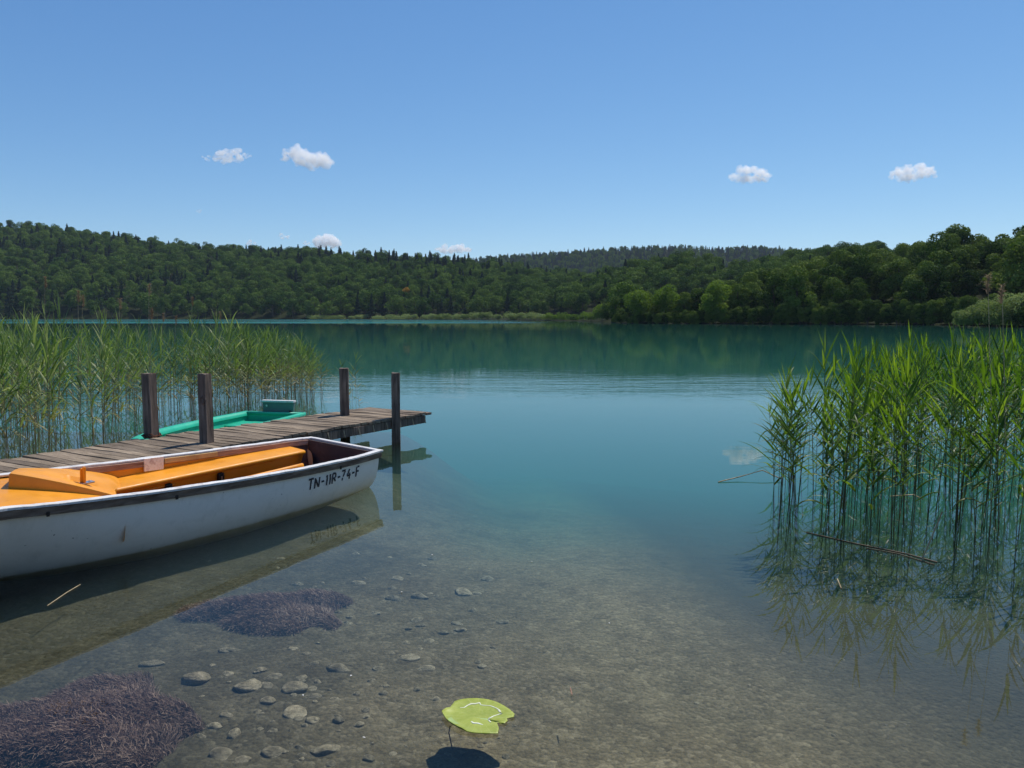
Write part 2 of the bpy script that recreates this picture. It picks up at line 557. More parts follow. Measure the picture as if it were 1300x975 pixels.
def post(px, py, zc, topz, w, rz, lean=(0, 0), knot=False):
    """a squared timber standing at the pixel where it meets height zc"""
    c = jloc(at(px, py, zc)); c.z = 0
    b = MB()
    P = []
    zs = [-1.6, -0.4, 0.0, 0.15, 0.33, 0.5, 0.7, 0.85, topz - 0.012, topz]
    for i, z in enumerate(zs):
        ring = []
        ww = w * (1.0 + 0.05 * (0.4 - z / 2.0))
        if i == len(zs) - 1: ww *= 0.93
        for a, bb in ((-1, -1), (0, -1.02), (1, -1), (1.02, 0), (1, 1), (0, 1.02), (-1, 1), (-1.02, 0), (-1, -1)):
            j = 0.003
            q = Vector((a * ww / 2 + random.uniform(-j, j), bb * ww / 2 + random.uniform(-j, j), z + random.uniform(-1, 1) * (0.006 if i >= 8 else 0)))
            if ring and len(ring) == 8: q = ring[0].copy()
            ring.append(q)
        P.append(ring)
    b.grid(P)
    base = (len(zs) - 1) * 9
    b.f.append(tuple(base + q for q in range(8)))
    b.f.append(tuple(reversed(range(8))))
    o = b.build('post', m_post, jet)
    o.location = c
    o.rotation_euler = (lean[0], lean[1], rz - jet.rotation_euler.z)
    if knot:
        kb = MB()
        for i in range(2):
            pts = [(math.cos(a) * (0.020 + 0.012 * i), 0, math.sin(a) * (0.032 + 0.014 * i)) for a in np.linspace(0, 2 * math.pi, 13)]
            kb.tube(pts, 0.007, 5, False)
        kb.tube([(0, 0.02, 0), (0, -0.006, 0)], [0.018, 0.010], 7)
        ko = kb.build('knot', m_post, o, True)
        ko.location = (0.018, -w / 2 - 0.004, 0.80)
    return o

post(503, 561, 0.0, 0.945, 0.112, math.radians(8), (0.0, 0.004))
post(438.5, 556, 0.0, 0.985, 0.125, math.radians(12), (0.01, -0.005))
pk = post(262.5, 562, DZ, 1.085, 0.103, math.radians(-18), (-0.012, -0.012), True)
pc = post(193, 555, DZ, 1.06, 0.112, math.radians(-20), (0.0, -0.012))
mb = MB()
for k in range(13):
    a = k / 13 * 2 * math.pi
    r = 0.088
    c = Vector((math.cos(a) * r, math.sin(a) * r, DZ + 0.022 + 0.006 * math.sin(k * 2.4)))
    tg = Vector((-math.sin(a), math.cos(a), 0))
    nn = Vector((0, 0, 1)) if k % 2 else Vector((math.cos(a), math.sin(a), 0))
    pts = [c + tg * 0.032 * math.cos(q) + nn * 0.018 * math.sin(q) for q in np.linspace(0, 2 * math.pi, 11)]
    mb.tube(pts, 0.006, 5, False)
ch = mb.build('mooring_chain', m_rust, pc, True)
# rust stains of iron straps: nails along the near post
# ------------------------------------------------------------------ the white sailing dinghy
def paint(name, base, dirt, amount=0.5, rough=0.35, scale=6, coat=0.0):
    def col(t):
        a = noise(t, coords(t), scale, 6, 0.7, 0.6)
        f = ramp(t, a, [(0.5, (0, 0, 0)), (0.78, (amount,) * 3)])
        c = mixc(t, f, base, dirt)
        b_ = noise(t, coords(t), scale * 5.5, 5, 0.75, 0.3)
        c = mixc(t, ramp(t, b_, [(0.60, (0, 0, 0)), (0.72, (amount * 0.7,) * 3)]), c, tuple(q * 0.55 for q in dirt))
        return mixc(t, 1.0, c, ramp(t, noise(t, coords(t), 1.7, 3), [(0.3, (0.86, 0.86, 0.86)), (0.7, (1.06, 1.06, 1.06))]), 'MULTIPLY')
    def rf(t):
        return ramp(t, noise(t, coords(t), 9, 4), [(0.3, (rough - 0.08,) * 3), (0.7, (rough + 0.15,) * 3)])
    return principled(name, col, rough, None, 0.4, rf)

def hull_col(t):
    a = noise(t, coords(t), 5, 6, 0.7, 0.6)
    c = mixc(t, ramp(t, a, [(0.5, (0, 0, 0)), (0.8, (0.45,) * 3)]), (0.82, 0.785, 0.72), (0.52, 0.50, 0.43))
    s = noise(t, coords(t, (2, 2, 0.8)), 7, 5, 0.7)
    c = mixc(t, ramp(t, s, [(0.58, (0, 0, 0)), (0.75, (0.35,) * 3)]), c, (0.46, 0.44, 0.38))
    sx = N(t, 'ShaderNodeSeparateXYZ'); L(t, coords(t), sx.inputs[0])     # algae scum at the waterline
    sc_ = math_(t, 'ADD', sx.outputs[2], math_(t, 'MULTIPLY', noise(t, coords(t, (3, 3, 1)), 3, 4), 0.09))
    c = mixc(t, ramp(t, sc_, [(0.0, (0.7,) * 3), (0.05, (0.35,) * 3), (0.10, (0, 0, 0))]), c, (0.34, 0.33, 0.24))
    sp = noise(t, coords(t), 38, 2, 0.5)
    return mixc(t, ramp(t, sp, [(0.735, (0, 0, 0)), (0.76, (0.8,) * 3)]), c, (0.05, 0.04, 0.035))
m_hull = principled('hull_paint', hull_col, 0.35, None, 0.45)
m_orange = paint('orange_gelcoat', (0.78, 0.31, 0.018), (0.60, 0.20, 0.014), 0.55, 0.42, 5)
m_cap = paint('white_gunwale', (0.72, 0.70, 0.67), (0.22, 0.16, 0.12), 0.75, 0.5, 14)
m_transom = paint('transom_board', (0.070, 0.045, 0.045), (0.13, 0.09, 0.085), 0.8, 0.6, 5)
m_knee = paint('grey_fibreglass', (0.48, 0.44, 0.42), (0.30, 0.24, 0.22), 0.6, 0.6, 8)
m_plate = paint('chipped_white_plate', (0.85, 0.82, 0.78), (0.30, 0.12, 0.08), 1.0, 0.6, 14)
m_steel = principled('steel', lambda t: (0.55, 0.55, 0.57), 0.3, None, 0.5)
m_steel.node_tree.nodes['Principled BSDF'].inputs['Metallic'].default_value = 0.9
m_black = principled('black_fitting', lambda t: (0.015, 0.014, 0.014), 0.45)
m_ink = principled('stencil_ink', lambda t: soft_rgb(t, coords(t), 40, (0.012, 0.013, 0.02), (0.05, 0.05, 0.06)), 0.7)

BC = np.array([-1.7362, 7.9531, 0.0])
brz, heel = -2.1035, -0.0624
BR = Matrix.Rotation(brz, 3, 'Z') @ Matrix.Rotation(heel, 3, 'X')
boat = empty('sailing_dinghy', (BC[0], BC[1], 0), brz)
boat.rotation_euler = (heel, 0, brz)
tag(boat, 'white dinghy with bright orange inside and registration letters, moored along the jetty', 'boat')
near = 1                                              # local +y faces the open water
def bl(px, py, z):
    return BR.inverted() @ (Vector(at(px, py, z)) - Vector(BC))
def blv(px, py, v):
    """boat point seen at a pixel and lying v metres off the centre line"""
    lo, hi = -0.3, 1.0
    for _ in range(50):
        md = (lo + hi) / 2
        if bl(px, py, md).y < v: lo = md
        else: hi = md
    return bl(px, py, lo)
def boat_world(p):
    return BR @ Vector(p) + Vector(BC)
def project(p):
    d = np.array(p) - np.array([0, 0, CAMZ])
    dep = d @ FWD
    return (CX + F * (d @ RGT) / dep, CY - F * (d @ UPV) / dep)
LB = 4.25
def sheer(u): return 0.3967 + 0.0096 * u + 0.0104 * u * u
def hbs(u):
    if u <= 3.5:
        kn = [0, .7, 1.4, 2.1, 2.8, 3.5]
        return float(np.polyval(HBC, u))
    e = float(np.polyval(HBC, 3.5))
    s = (u - 3.5) / (LB - 3.5)
    return e * (1 - s ** 1.7) * (1 - 0.12 * s) + 0.015
HBC = np.polyfit([0, .7, 1.4, 2.1, 2.8, 3.5], [0.465, 0.540, 0.557, 0.549, 0.525, 0.455], 4)
def keel(u): return float(np.interp(u, [0, 0.8, 1.6, 2.4, 3.0, 3.5, 3.9, 4.25], [-0.06, -0.12, -0.15, -0.14, -0.10, -0.03, 0.12, 0.40]))
def ne(u): return float(np.interp(u, [0, 0.6, 1.6, 2.3, 2.7, 3.3, 4.25], [3.0, 2.9, 2.6, 2.35, 2.0, 1.4, 1.3]))
def sect(u, inset=0.0, floor=None, n=26, top=0.0):
    h = max(hbs(u) - inset, 0.004); s = sheer(u) - top; k = keel(u) + inset; NE = ne(u)
    r = []
    for i in range(n + 1):
        th = math.pi * i / n
        c_, s_ = math.cos(th), math.sin(th)
        y = h * math.copysign(abs(c_) ** (2 / NE), c_)
        z = s - (s - k) * abs(s_) ** (2 / NE)
        if floor is not None: z = max(z, floor)
        r.append((u, y * near, z))
    return r
us = list(np.linspace(0, LB, 46))
mb = MB().grid([sect(u) for u in us])
base = len(mb.v)
mb.v += sect(0.0)
mb.f.append(tuple(base + i for i in range(27)))
mb.build('hull', m_hull, boat, True)
# inner moulding
uin = [u for u in np.linspace(0.03, LB - 0.2, 40)]
MB().grid([sect(u, 0.028, 0.065, 26, 0.01) for u in uin]).build('inner_moulding', m_orange, boat, True)
# transom inside face
tb = MB()
s0 = sect(0.034, 0.03, 0.05, 26, 0.0)
tb.v += s0; tb.f.append(tuple(range(len(s0))))
s1 = [(0.052, y, z) for (_, y, z) in s0]
tb.v += s1; tb.f.append(tuple(reversed(range(len(s0), 2 * len(s0)))))
n_ = len(s0)
for i in range(n_): tb.f.append((i, (i + 1) % n_, n_ + (i + 1) % n_, n_ + i))
tb.build('transom', m_transom, boat)
# bare side planks between the transom and the orange moulding
tb = MB()
for sgn in (1, -1):
    P = []
    for u in np.linspace(0.054, 0.30, 6):
        P.append([(u, y - sgn * 0.004 * near, z) for (_, y, z) in (sect(u, 0.028, 0.068, 26, 0.01)[:9] if sgn > 0 else sect(u, 0.028, 0.068, 26, 0.01)[-9:])])
    MB().grid(P).build('quarter_lining', m_transom, boat, True)


# gunwale cap: follows the sheer, both sides and across the stern
def band(u0, u1, sgn, yo, yi, zt, zb, n=60, rough=0.0):
    P = []
    for u in np.linspace(u0, u1, n):
        h = hbs(max(u, 0)); s = sheer(u)
        wv = 0.0015 * math.sin(u * 9 + sgn) + random.uniform(-1, 1) * rough
        y_o, y_i = (h + yo + random.uniform(-1, 1) * rough) * near * sgn, max(h + yi, 0.0) * near * sgn
        P.append([(u, y_o, s + zb), (u, y_o, s + zt + wv), (u, y_i, s + zt + wv), (u, y_i, s + zb), (u, y_o, s + zb)])
    m = MB().grid(P)
    m.f.append((0, 1, 2, 3)); e = (n - 1) * 5
    m.f.append((e + 3, e + 2, e + 1, e))
    return m
cap = band(-0.035, LB, 1, 0.026, -0.030, 0.020, 0.003, 90, 0.0012)
m2 = band(-0.035, LB, -1, 0.026, -0.030, 0.020, 0.003, 90, 0.0012)
cap.add(m2.v, m2.f)
cap.box((-0.008, 0, sheer(0) + 0.011), (0.052, 2 * hbs(0) - 0.064, 0.018))
bevel(cap.build('gunwale', m_cap, boat), 0.004)
for sgn in (1, -1):
    bevel(band(-0.02, LB, sgn, 0.021, -0.002, 0.001, -0.052).build('rubbing_strake', m_strake, boat), 0.004)
    bevel(band(0.06, 2.95, sgn, -0.026, -0.046, 0.001, -0.050).build('inwale', m_inwale, boat), 0.003)

# far bench, read from the photograph along a straight inner edge
V0 = -0.24
FE = []
for px, py in ((388, 571), (345, 580.5), (300, 590), (260, 598), (225, 605), (180, 613.5), (142, 621)):
    p = blv(px, py, V0); FE.append((p.x, V0, p.z))
print('far bench edge', np.round(FE, 3).tolist())
zc_ = np.polyfit([f[0] for f in FE], [f[2] for f in FE], 1)
def bench_z(u): return float(np.polyval(zc_, u))
BU0, BU1 = FE[0][0], FE[-1][0]
P = []
for u in np.linspace(BU0, BU1 + 0.03, 24):
    z = bench_z(u); s = sheer(u); k = keel(u)
    fz = min(max((s - z) / (s - k), 0), 1)
    hw = -(hbs(u) - 0.027) * (1 - fz ** ne(u)) ** (1 / ne(u))
    P.append([(u, hw, z + 0.006), (u, hw * 0.5 + V0 * 0.5, z + 0.004), (u, V0 - 0.03, z), (u, V0 - 0.012, z - 0.003), (u, V0 - 0.003, z - 0.010), (u, V0, z - 0.020), (u, V0 - 0.004, z - 0.034), (u, V0 - 0.02, z - 0.042), (u, V0 - 0.035, z - 0.06), (u, V0 - 0.11, 0.066)])  # face undercut below the lip, shaped to receive less light
m = MB().grid(P)
m.f.append(tuple(range(10))); e = (len(P) - 1) * 10
m.f.append(tuple(e + i for i in reversed(range(10))))
for a_, b_ in ((1.75, BU1),):
    m.tube([(u, V0 - 0.033, bench_z(u) - 0.072) for u in np.linspace(a_, b_, 8)], 0.007, 6)
m.build('side_bench', m_orange, boat, True)
# centre case: a low thin wall
CE = []
for px, py in ((385, 588.5), (300, 608), (219, 628)):
    p = blv(px, py, 0.05); CE.append((p.x, p.z))
print('case', np.round(CE, 3).tolist())
cc = np.polyfit([c[0] for c in CE], [c[1] for c in CE], 1)
q1 = blv(278, 613, 0.05).x
case = MB()
for a_, b_ in ((CE[0][0], q1 - 0.035), (q1 + 0.03, 2.45)):
    P = []
    for u in np.linspace(a_, b_, 12):
        z = float(np.polyval(cc, u))
        P.append([(u, 0.016, 0.066), (u, 0.018, z - 0.03), (u, 0.022, z - 0.006), (u, 0.032, z), (u, 0.045, z), (u, 0.055, z - 0.006), (u, 0.060, z - 0.02), (u, 0.062, 0.066)])
    sub = MB().grid(P)
    sub.f.append(tuple(range(8))); e = 11 * 8
    sub.f.append(tuple(e + i for i in reversed(range(8))))
    case.add(sub.v, sub.f)
case.box((q1, 0.039, (0.066 + float(np.polyval(cc, q1)) - 0.03) / 2), (0.08, 0.03, float(np.polyval(cc, q1)) - 0.1))
case.build('centre_case', m_orange, boat, True)
m_bilge = principled('dark_bilge', lambda t: soft_rgb(t, coords(t), 7, (0.035, 0.018, 0.012), (0.11, 0.045, 0.02)), 0.4, None, 0.4)  # floor sheet added dark, to cut bounce light onto the bench face
P = []
for u in np.linspace(0.06, 2.9, 14):
    P.append([(u, yv, 0.0745) for yv in (-0.32, -0.1, 0.1, 0.32)])
MB().grid(P).build('floor', m_bilge, boat)
# near bench, lower and mostly hidden by the gunwale
P = []
for u in np.linspace(BU0, 2.75, 20):
    z = 0.24; s = sheer(u); k = keel(u)
    fz = min(max((s - z) / (s - k), 0), 1)
    hw = (hbs(u) - 0.027) * (1 - fz ** ne(u)) ** (1 / ne(u))
    P.append([(u, hw, z), (u, 0.33, z - 0.004), (u, 0.315, z - 0.016), (u, 0.33, 0.066)])
MB().grid(P).build('side_bench', m_orange, boat, True)

# decks: the aft part rises to a V shaped step, the foredeck lies lower in front of it
apx = blv(13, 619.5, 0.0); nrx = blv(147, 632.5, 0.47); pe = blv(161, 632.5, 0.50)
print('apex', apx, 'near end', nrx, 'aft corner', pe)
UA, UN = apx.x, nrx.x
UF = UA - 0.30
HA = 0.100
def u_r(v): return UA + (UN - UA) * (v / 0.47) if v >= 0 else UA + (UF - UA) * (-v / 0.45)
def h_r(v): return HA * max(0.0, 1 - v / 0.50) ** 0.85 if v >= 0 else HA - 0.035 * (-v / 0.45)
ZA = apx.z
def fore_z(u, v):
    h = max(hbs(u) - 0.03, 0.02)
    q = min(1, abs(v) / h)
    zc = ZA + 0.05 * (u - UA)
    return (sheer(u) - 0.008) * q ** 1.6 + zc * (1 - q ** 1.6)
def aft_u(v): return float(np.interp(v, [-0.55, V0 - 0.05, V0 + 0.02, 0.50, 0.57], [BU1 - 0.25, BU1 - 0.10, BU1, pe.x, pe.x + 0.02]))
P = []
for j in range(41):
    q = -1 + 2 * j / 40
    row = []
    for i in range(31):
        s = i / 30
        v = q * 0.46
        for _ in range(4):
            u = u_r(v) * (1 - s) + (LB - 0.05) * s
            v = q * max(hbs(u) - 0.029, 0.005)
        row.append((u, v, fore_z(u, v)))
    P.append(row)
fd = MB().grid(P)
P2, PF = [], []
for j in range(41):
    q = -1 + 2 * j / 40
    row = []
    for i in range(25):
        s = i / 24
        v = q * 0.50
        for _ in range(4):
            ur, ua_ = u_r(v), aft_u(v)
            u = ua_ * (1 - s) + ur * s
            v = q * (hbs(u) - 0.029)
        zt = fore_z(ur, v) + h_r(v)
        za = bench_z(ua_) + 0.004
        edge = max(0, v / (hbs(u) - 0.029))
        za = za * (1 - edge ** 2) + (sheer(ua_) - 0.010) * edge ** 2
        f = s if v > -0.2 else s ** 0.75
        lim = (hbs(u) - abs(v)) / 0.12
        row.append((u, v, za + (zt - za) * (0.75 * f + 0.25 * math.sin(f * math.pi / 2))))
    P2.append(row)
    ue, ve, ze = row[-1]
    PF.append([(ue, ve, ze), (ue + 0.006, ve, ze - 0.006), (ue + 0.012, ve, fore_z(ue, ve) - 0.004)])
fd.grid(P2); fd.grid(PF)
E = [r[0] for r in P2]
fd.grid([E, [(a - 0.008, b_, c - 0.004) for a, b_, c in E], [(a - 0.008, b_, c - 0.03) for a, b_, c in E], [(a + 0.02, b_, max(c - 0.3, 0.06)) for a, b_, c in E]])
fdo = fd.build('foredeck', m_orange, boat, True)
es_ = fdo.modifiers.new('creases', 'EDGE_SPLIT'); es_.split_angle = math.radians(40)

# mast step with its pin
pm = blv(104, 610, -0.14)
best = min(((abs(r[i][0] - pm.x) + abs(r[i][1] - pm.y), r[i][2]) for r in P2 for i in range(25)))
mz = best[1] + 0.006
print('mast', pm, mz)
m = MB().box((pm.x, pm.y, mz), (0.17, 0.05, 0.012))
for dx in (-0.06, 0.06): m.tube([(pm.x + dx, pm.y, mz + 0.004), (pm.x + dx, pm.y, mz + 0.012)], 0.009, 8)
stp = bevel(m.build('mast_step', m_steel, boat), 0.002)
m = MB()
m.box((pm.x - 0.01, pm.y + 0.012, mz + 0.065), (0.016, 0.024, 0.12))
m.box((pm.x - 0.01, pm.y - 0.012, mz + 0.058), (0.028, 0.018, 0.105))
bevel(m.build('tabernacle_pin', m_orange, stp), 0.003)

# fittings on the face of the far bench
def on_bench(px):
    best = None
    for u in np.linspace(BU0, BU1, 200):
        q = project(boat_world((u, V0 - 0.04, bench_z(u) - 0.09)))
        if best is None or abs(q[0] - px) < best[0]: best = (abs(q[0] - px), u)
    return best[1], V0 - 0.04, bench_z(best[1]) - 0.09
for px in (212, 278):
    u, v, z = on_bench(px)
    m = MB()
    y = (v + 0.0) * near
    m.box((u, y + 0.004, z + 0.01), (0.05, 0.014, 0.10))
    m.box((u, y + 0.02 * near, z - 0.01), (0.06, 0.03, 0.045))
    m.tube([(u - 0.03, y + 0.02 * near, z + 0.022), (u + 0.03, y + 0.02 * near, z + 0.022)], 0.011, 8)
    m.box((u, y + 0.012 * near, z - 0.075), (0.03, 0.008, 0.10))
    c = bevel(m.build('cleat', m_black, boat), 0.003)
    MB().tube([(u, y + 0.034 * near, z + 0.006), (u, y + 0.034 * near, z - 0.028)], 0.006, 6).build('roller', m_steel, c)

# patches on the jetty-side inwale
def inwale_piece(pxa, pxb, zt, zb, mat, name, out_=0.052):
    def find(px):
        best = None
        for u in np.linspace(0.1, 3.4, 400):
            q = project(boat_world(Vector((u, -(hbs(u) - out_) * near, sheer(u)))))
            if best is None or abs(q[0] - px) < best[0]: best = (abs(q[0] - px), u)
        return best[1]
    ua, ub = find(pxa), find(pxb)
    P = []
    for u in np.linspace(ua, ub, 8):
        s = sheer(u); yo, yi = -(hbs(u) - out_) * near, -(hbs(u) - out_ - 0.014) * near
        P.append([(u, yo, s + zb), (u, yo, s + zt), (u, yi, s + zt), (u, yi, s + zb), (u, yo, s + zb)])
    m = MB().grid(P); m.f.append((0, 1, 2, 3)); m.f.append((38, 37, 36, 35))
    return bevel(m.build(name, mat, boat), 0.002)
inwale_piece(182, 207, 0.026, -0.085, m_plate, 'repair_plate')
inwale_piece(209, 275, 0.006, -0.036, m_yellow_wood, 'repair_batten')
# transom corner moulding on the jetty side
m = MB()
P = []
for i in range(9):
    a = i / 8 * math.pi / 2
    r0 = 0.16
    P.append([(0.06 + 0.20 * (1 - math.cos(a)) * 1.0, (-0.45 + 0.28 * (i / 8)) * near, 0.30 - 0.21 * (1 - math.cos(a))),
              (0.06 + 0.16 * (1 - math.cos(a)), (-0.45 + 0.28 * (i / 8)) * near, 0.065)])
m.grid(P)
m.build('corner_knee', m_knee, boat, True)
# little eye bolts and a leaf of paint loss on the outer strake
for px, py, zz in ((42, 660, 0.40), (238, 640, 0.36), (424, 590, 0.345)):
    q = bl(px, py, zz)
    yy = (hbs(q.x) + 0.024) * near
    MB().box((q.x, yy, sheer(q.x) - 0.045), (0.018, 0.008, 0.03)).build('strake_bolt', m_black, boat)

# registration letters as worn stencil strokes on the outer skin
GLY = {
    'T': [((0, 1), (1, 1)), ((.5, 1), (.45, 0))],
    'N': [((.1, 0), (.1, 1)), ((.2, .85), (.75, .12)), ((.85, .05), (.9, 1))],
    '-': [((.1, .5), (.85, .5))],
    '1': [((.55, 0), (.55, 1)), ((.55, 1), (.3, .8))],
    'R': [((.15, 0), (.15, 1)), ((.15, 1), (.8, .95)), ((.8, .95), (.8, .58)), ((.8, .55), (.2, .5)), ((.45, .5), (.88, .18))],
    '7': [((.05, 1), (.85, 1)), ((.8, .95), (.35, .42)), ((.3, .3), (.2, .05))],
    '4': [((.6, 1), (.1, .38)), ((.1, .38), (.95, .38)), ((.7, .62), (.7, 0))],
    'F': [((.15, 0), (.15, 1)), ((.2, .55), (.75, .55)), ((.35, 1), (.85, 1))],
}
def skin(u, z):
    s = sheer(u); k = keel(u)
    fz = min(max((s - z) / (s - k), 0), 1)
    return hbs(u) * (1 - fz ** ne(u)) ** (1 / ne(u))
p0 = bl(391, 622, 0.16); p1 = bl(457, 603, 0.16)
def find_u(px, z):
    best = None
    for u in np.linspace(-0.1, 3, 500):
        q = project(boat_world(Vector((u, skin(max(u, 0), z) * near, z))))
        if best is None or abs(q[0] - px) < best[0]: best = (abs(q[0] - px), u, q)
    return best
ua = find_u(391, 0.24); ub = find_u(457, 0.24)
print('text', ua, ub)
text = "TN-11R-74-F"
wid = {'T': 1, 'N': 1.1, '-': .8, '1': .55, 'R': 1, '7': 1, '4': 1, 'F': 1}
tot = sum(wid[c] for c in text)
m = MB()
cur = 0
zb_, zt_ = 0.222, 0.318
for ch_ in text:
    wch = wid[ch_]
    for (ax, ay), (bx, by) in GLY[ch_]:
        A = np.array([(cur + ax * wch * .82) / tot, ay]); B = np.array([(cur + bx * wch * .82) / tot, by])
        span = ua[1] - ub[1]
        Am = np.array([A[0] * span, A[1] * (zt_ - zb_)]); Bm = np.array([B[0] * span, B[1] * (zt_ - zb_)])
        d = Bm - Am; ln = np.linalg.norm(d); d /= ln
        nn = np.array([-d[1], d[0]]) * 0.0095
        K = 5
        P = []
        for k in range(K + 1):
            c = Am + d * ln * k / K
            row = []
            for sg in (-1, 1):
                q = c + nn * sg * random.uniform(0.8, 1.1)
                u = ua[1] - q[0]; z = zb_ + q[1] - 0.006 * 0
                row.append((u, (skin(max(u, 0), z) + 0.003) * near, z))
            P.append(row)
        m.grid(P)
    cur += wch
m.build('registration_lettering', m_ink, boat)

# ------------------------------------------------------------------ green rowing boat behind the jetty
m_green = paint('green_gelcoat', (0.018, 0.42, 0.26), (0.02, 0.30, 0.18), 0.6, 0.4, 5)
m_greygreen = paint('transom_pad_paint', (0.12, 0.20, 0.17), (0.08, 0.12, 0.10), 0.6, 0.6, 6)
gs_mid = np.array([-3.56, 11.72, 0.0])
gd = np.array([-4.22, 8.72, 0.0]) - gs_mid
GLn = float(np.linalg.norm(gd)); gd /= GLn
grz = math.atan2(gd[1], gd[0])
gboat = empty('rowing_boat', (gs_mid[0], gs_mid[1], 0), grz)
tag(gboat, 'small bright green rowing boat lying between the jetty and the reeds', 'boat')
def g_sheer(u): return 0.268 + 0.05 * (u / GLn) ** 2 
def g_hb(u): return 0.50 * max(1 - max(0, (u / GLn - 0.25) / 0.75) ** 2.2, 0.0) ** 0.75 * (0.94 + 0.06 * min(1, u / 0.8)) + 0.012
def g_keel(u): return -0.10 + 0.30 * (u / GLn) ** 5
def g_sect(u, inset=0.0, floor=None, top=0.0, n=20):
    h = max(g_hb(u) - inset, 0.004); s = g_sheer(u) - top; k = g_keel(u) + inset
    r = []
    for i in range(n + 1):
        th = math.pi * i / n
        c_, s_ = math.cos(th), math.sin(th)
        z = s - (s - k) * abs(s_) ** 0.7
        if floor is not None: z = max(z, floor)
        r.append((u, h * math.copysign(abs(c_) ** 0.7, c_), z))
    return r
gus = list(np.linspace(0, GLn, 32))
m = MB().grid([g_sect(u) for u in gus])
base = len(m.v); m.v += g_sect(0.0); m.f.append(tuple(base + i for i in range(21)))
m.build('hull', m_green, gboat, True)
m = MB().grid([g_sect(u, 0.07, 0.07, 0.012) for u in np.linspace(0.06, GLn - 0.25, 26)])
base = len(m.v); m.v += g_sect(0.06, 0.07, 0.07, 0.012); m.f.append(tuple(base + i for i in range(21)))
m.build('inner_moulding', m_green, gboat, True)
P = []
for sgn in (1, -1):
    rows = []
    for u in np.linspace(-0.02, GLn, 40):
        h = g_hb(u); s = g_sheer(u)
        rows.append([(u, sgn * (h + .02), s - .03), (u, sgn * (h + .022), s + .008), (u, sgn * (h + .005), s + .014), (u, sgn * max(h - .06, 0), s + .010), (u, sgn * max(h - .085, 0), s - 0.02), (u, sgn * max(h - .09, 0), s - 0.045)])
    P.append(rows)
m = MB(); m.grid(P[0]); m.grid(P[1])
m.box((0.02, 0, g_sheer(0) - 0.008), (0.10, 2 * g_hb(0) - 0.12, 0.04))
m.build('gunwale', m_green, gboat, True)
for uu, mt, dz in ((GLn * 0.55, m_seat_wood, -0.10), (0.42, m_green, -0.13)):
    h = g_hb(uu) - 0.08
    m = MB().box((uu, 0, g_sheer(uu) + dz), (0.24 if mt is m_seat_wood else 0.5, 2 * h, 0.028))
    if mt is m_green:
        m.box((uu + 0.235, 0, g_sheer(uu) + dz - 0.10), (0.02, 2 * h, 0.17))
    bevel(m.build('seat', mt, gboat), 0.008)
    if mt is m_seat_wood:
        for sg in (1, -1):
            MB().box((uu, sg * (h - 0.04), g_sheer(uu) + dz - 0.075), (0.32, 0.14, 0.12)).build('seat_support', m_green, gboat)
# motor pad on the stern: dark board with a white top
MBp = MB().box((-0.045, 0.05, 0.335), (0.05, 0.50, 0.17))
pad = bevel(MBp.build('motor_pad', m_greygreen, gboat), 0.006)
bevel(MB().box((-0.045, 0.05, 0.436), (0.085, 0.53, 0.030)).build('pad_cap', m_cap, pad), 0.004)
MB().tube([(-0.018, -0.13, 0.37), (-0.008, -0.13, 0.37)], 0.016, 10).build('pad_bolt', m_steel, pad)
MB().tube([(-0.018, 0.25, 0.29), (-0.008, 0.25, 0.29)], 0.016, 10).build('pad_bolt', m_black, pad)

# ------------------------------------------------------------------ reeds
def leafy(name, cols, trans, brown=None, rough=0.5, obj_rand=0.35, nscale=3.0, tfac=0.35, bz=(0.1, 0.7), spec=0.25):
    """foliage: per-object hue, patchy tone, light passing through the blades"""
    mat = bpy.data.materials.new(name)
    t = nt(mat)
    out = N(t, 'ShaderNodeOutputMaterial')
    oi = N(t, 'ShaderNodeObjectInfo')
    geo = N(t, 'ShaderNodeNewGeometry')
    v = coords(t)
    f = math_(t, 'ADD', math_(t, 'MULTIPLY', oi.outputs['Random'], obj_rand), math_(t, 'MULTIPLY', geo.outputs['Random Per Island'], 0.45))
    f = math_(t, 'ADD', f, math_(t, 'MULTIPLY', noise(t, v, nscale, 3), 0.5))
    k = len(cols)
    c = ramp(t, f, [(0.15 + 0.85 * i / (k - 1), q) for i, q in enumerate(cols)])
    if brown:
        sx = N(t, 'ShaderNodeSeparateXYZ'); L(t, v, sx.inputs[0])
        zz = math_(t, 'ADD', sx.outputs[2], math_(t, 'MULTIPLY', math_(t, 'SUBTRACT', geo.outputs['Random Per Island'], 0.5), 0.35))
        fb_ = ramp(t, zz, [(bz[0], (1, 1, 1)), (bz[1], (0, 0, 0))])
        c = mixc(t, fb_, c, brown)
    d = N(t, 'ShaderNodeBsdfPrincipled'); d.inputs['Roughness'].default_value = rough; d.inputs['Specular IOR Level'].default_value = spec
    L(t, c, d.inputs['Base Color'])
    tl = N(t, 'ShaderNodeBsdfTranslucent')
    L(t, mixc(t, 1.0, c, trans, 'MULTIPLY'), tl.inputs[0])
    m = N(t, 'ShaderNodeMixShader'); m.inputs[0].default_value = tfac
    L(t, d.outputs[0], m.inputs[1]); L(t, tl.outputs[0], m.inputs[2]); L(t, m.outputs[0], out.inputs[0])
    return mat

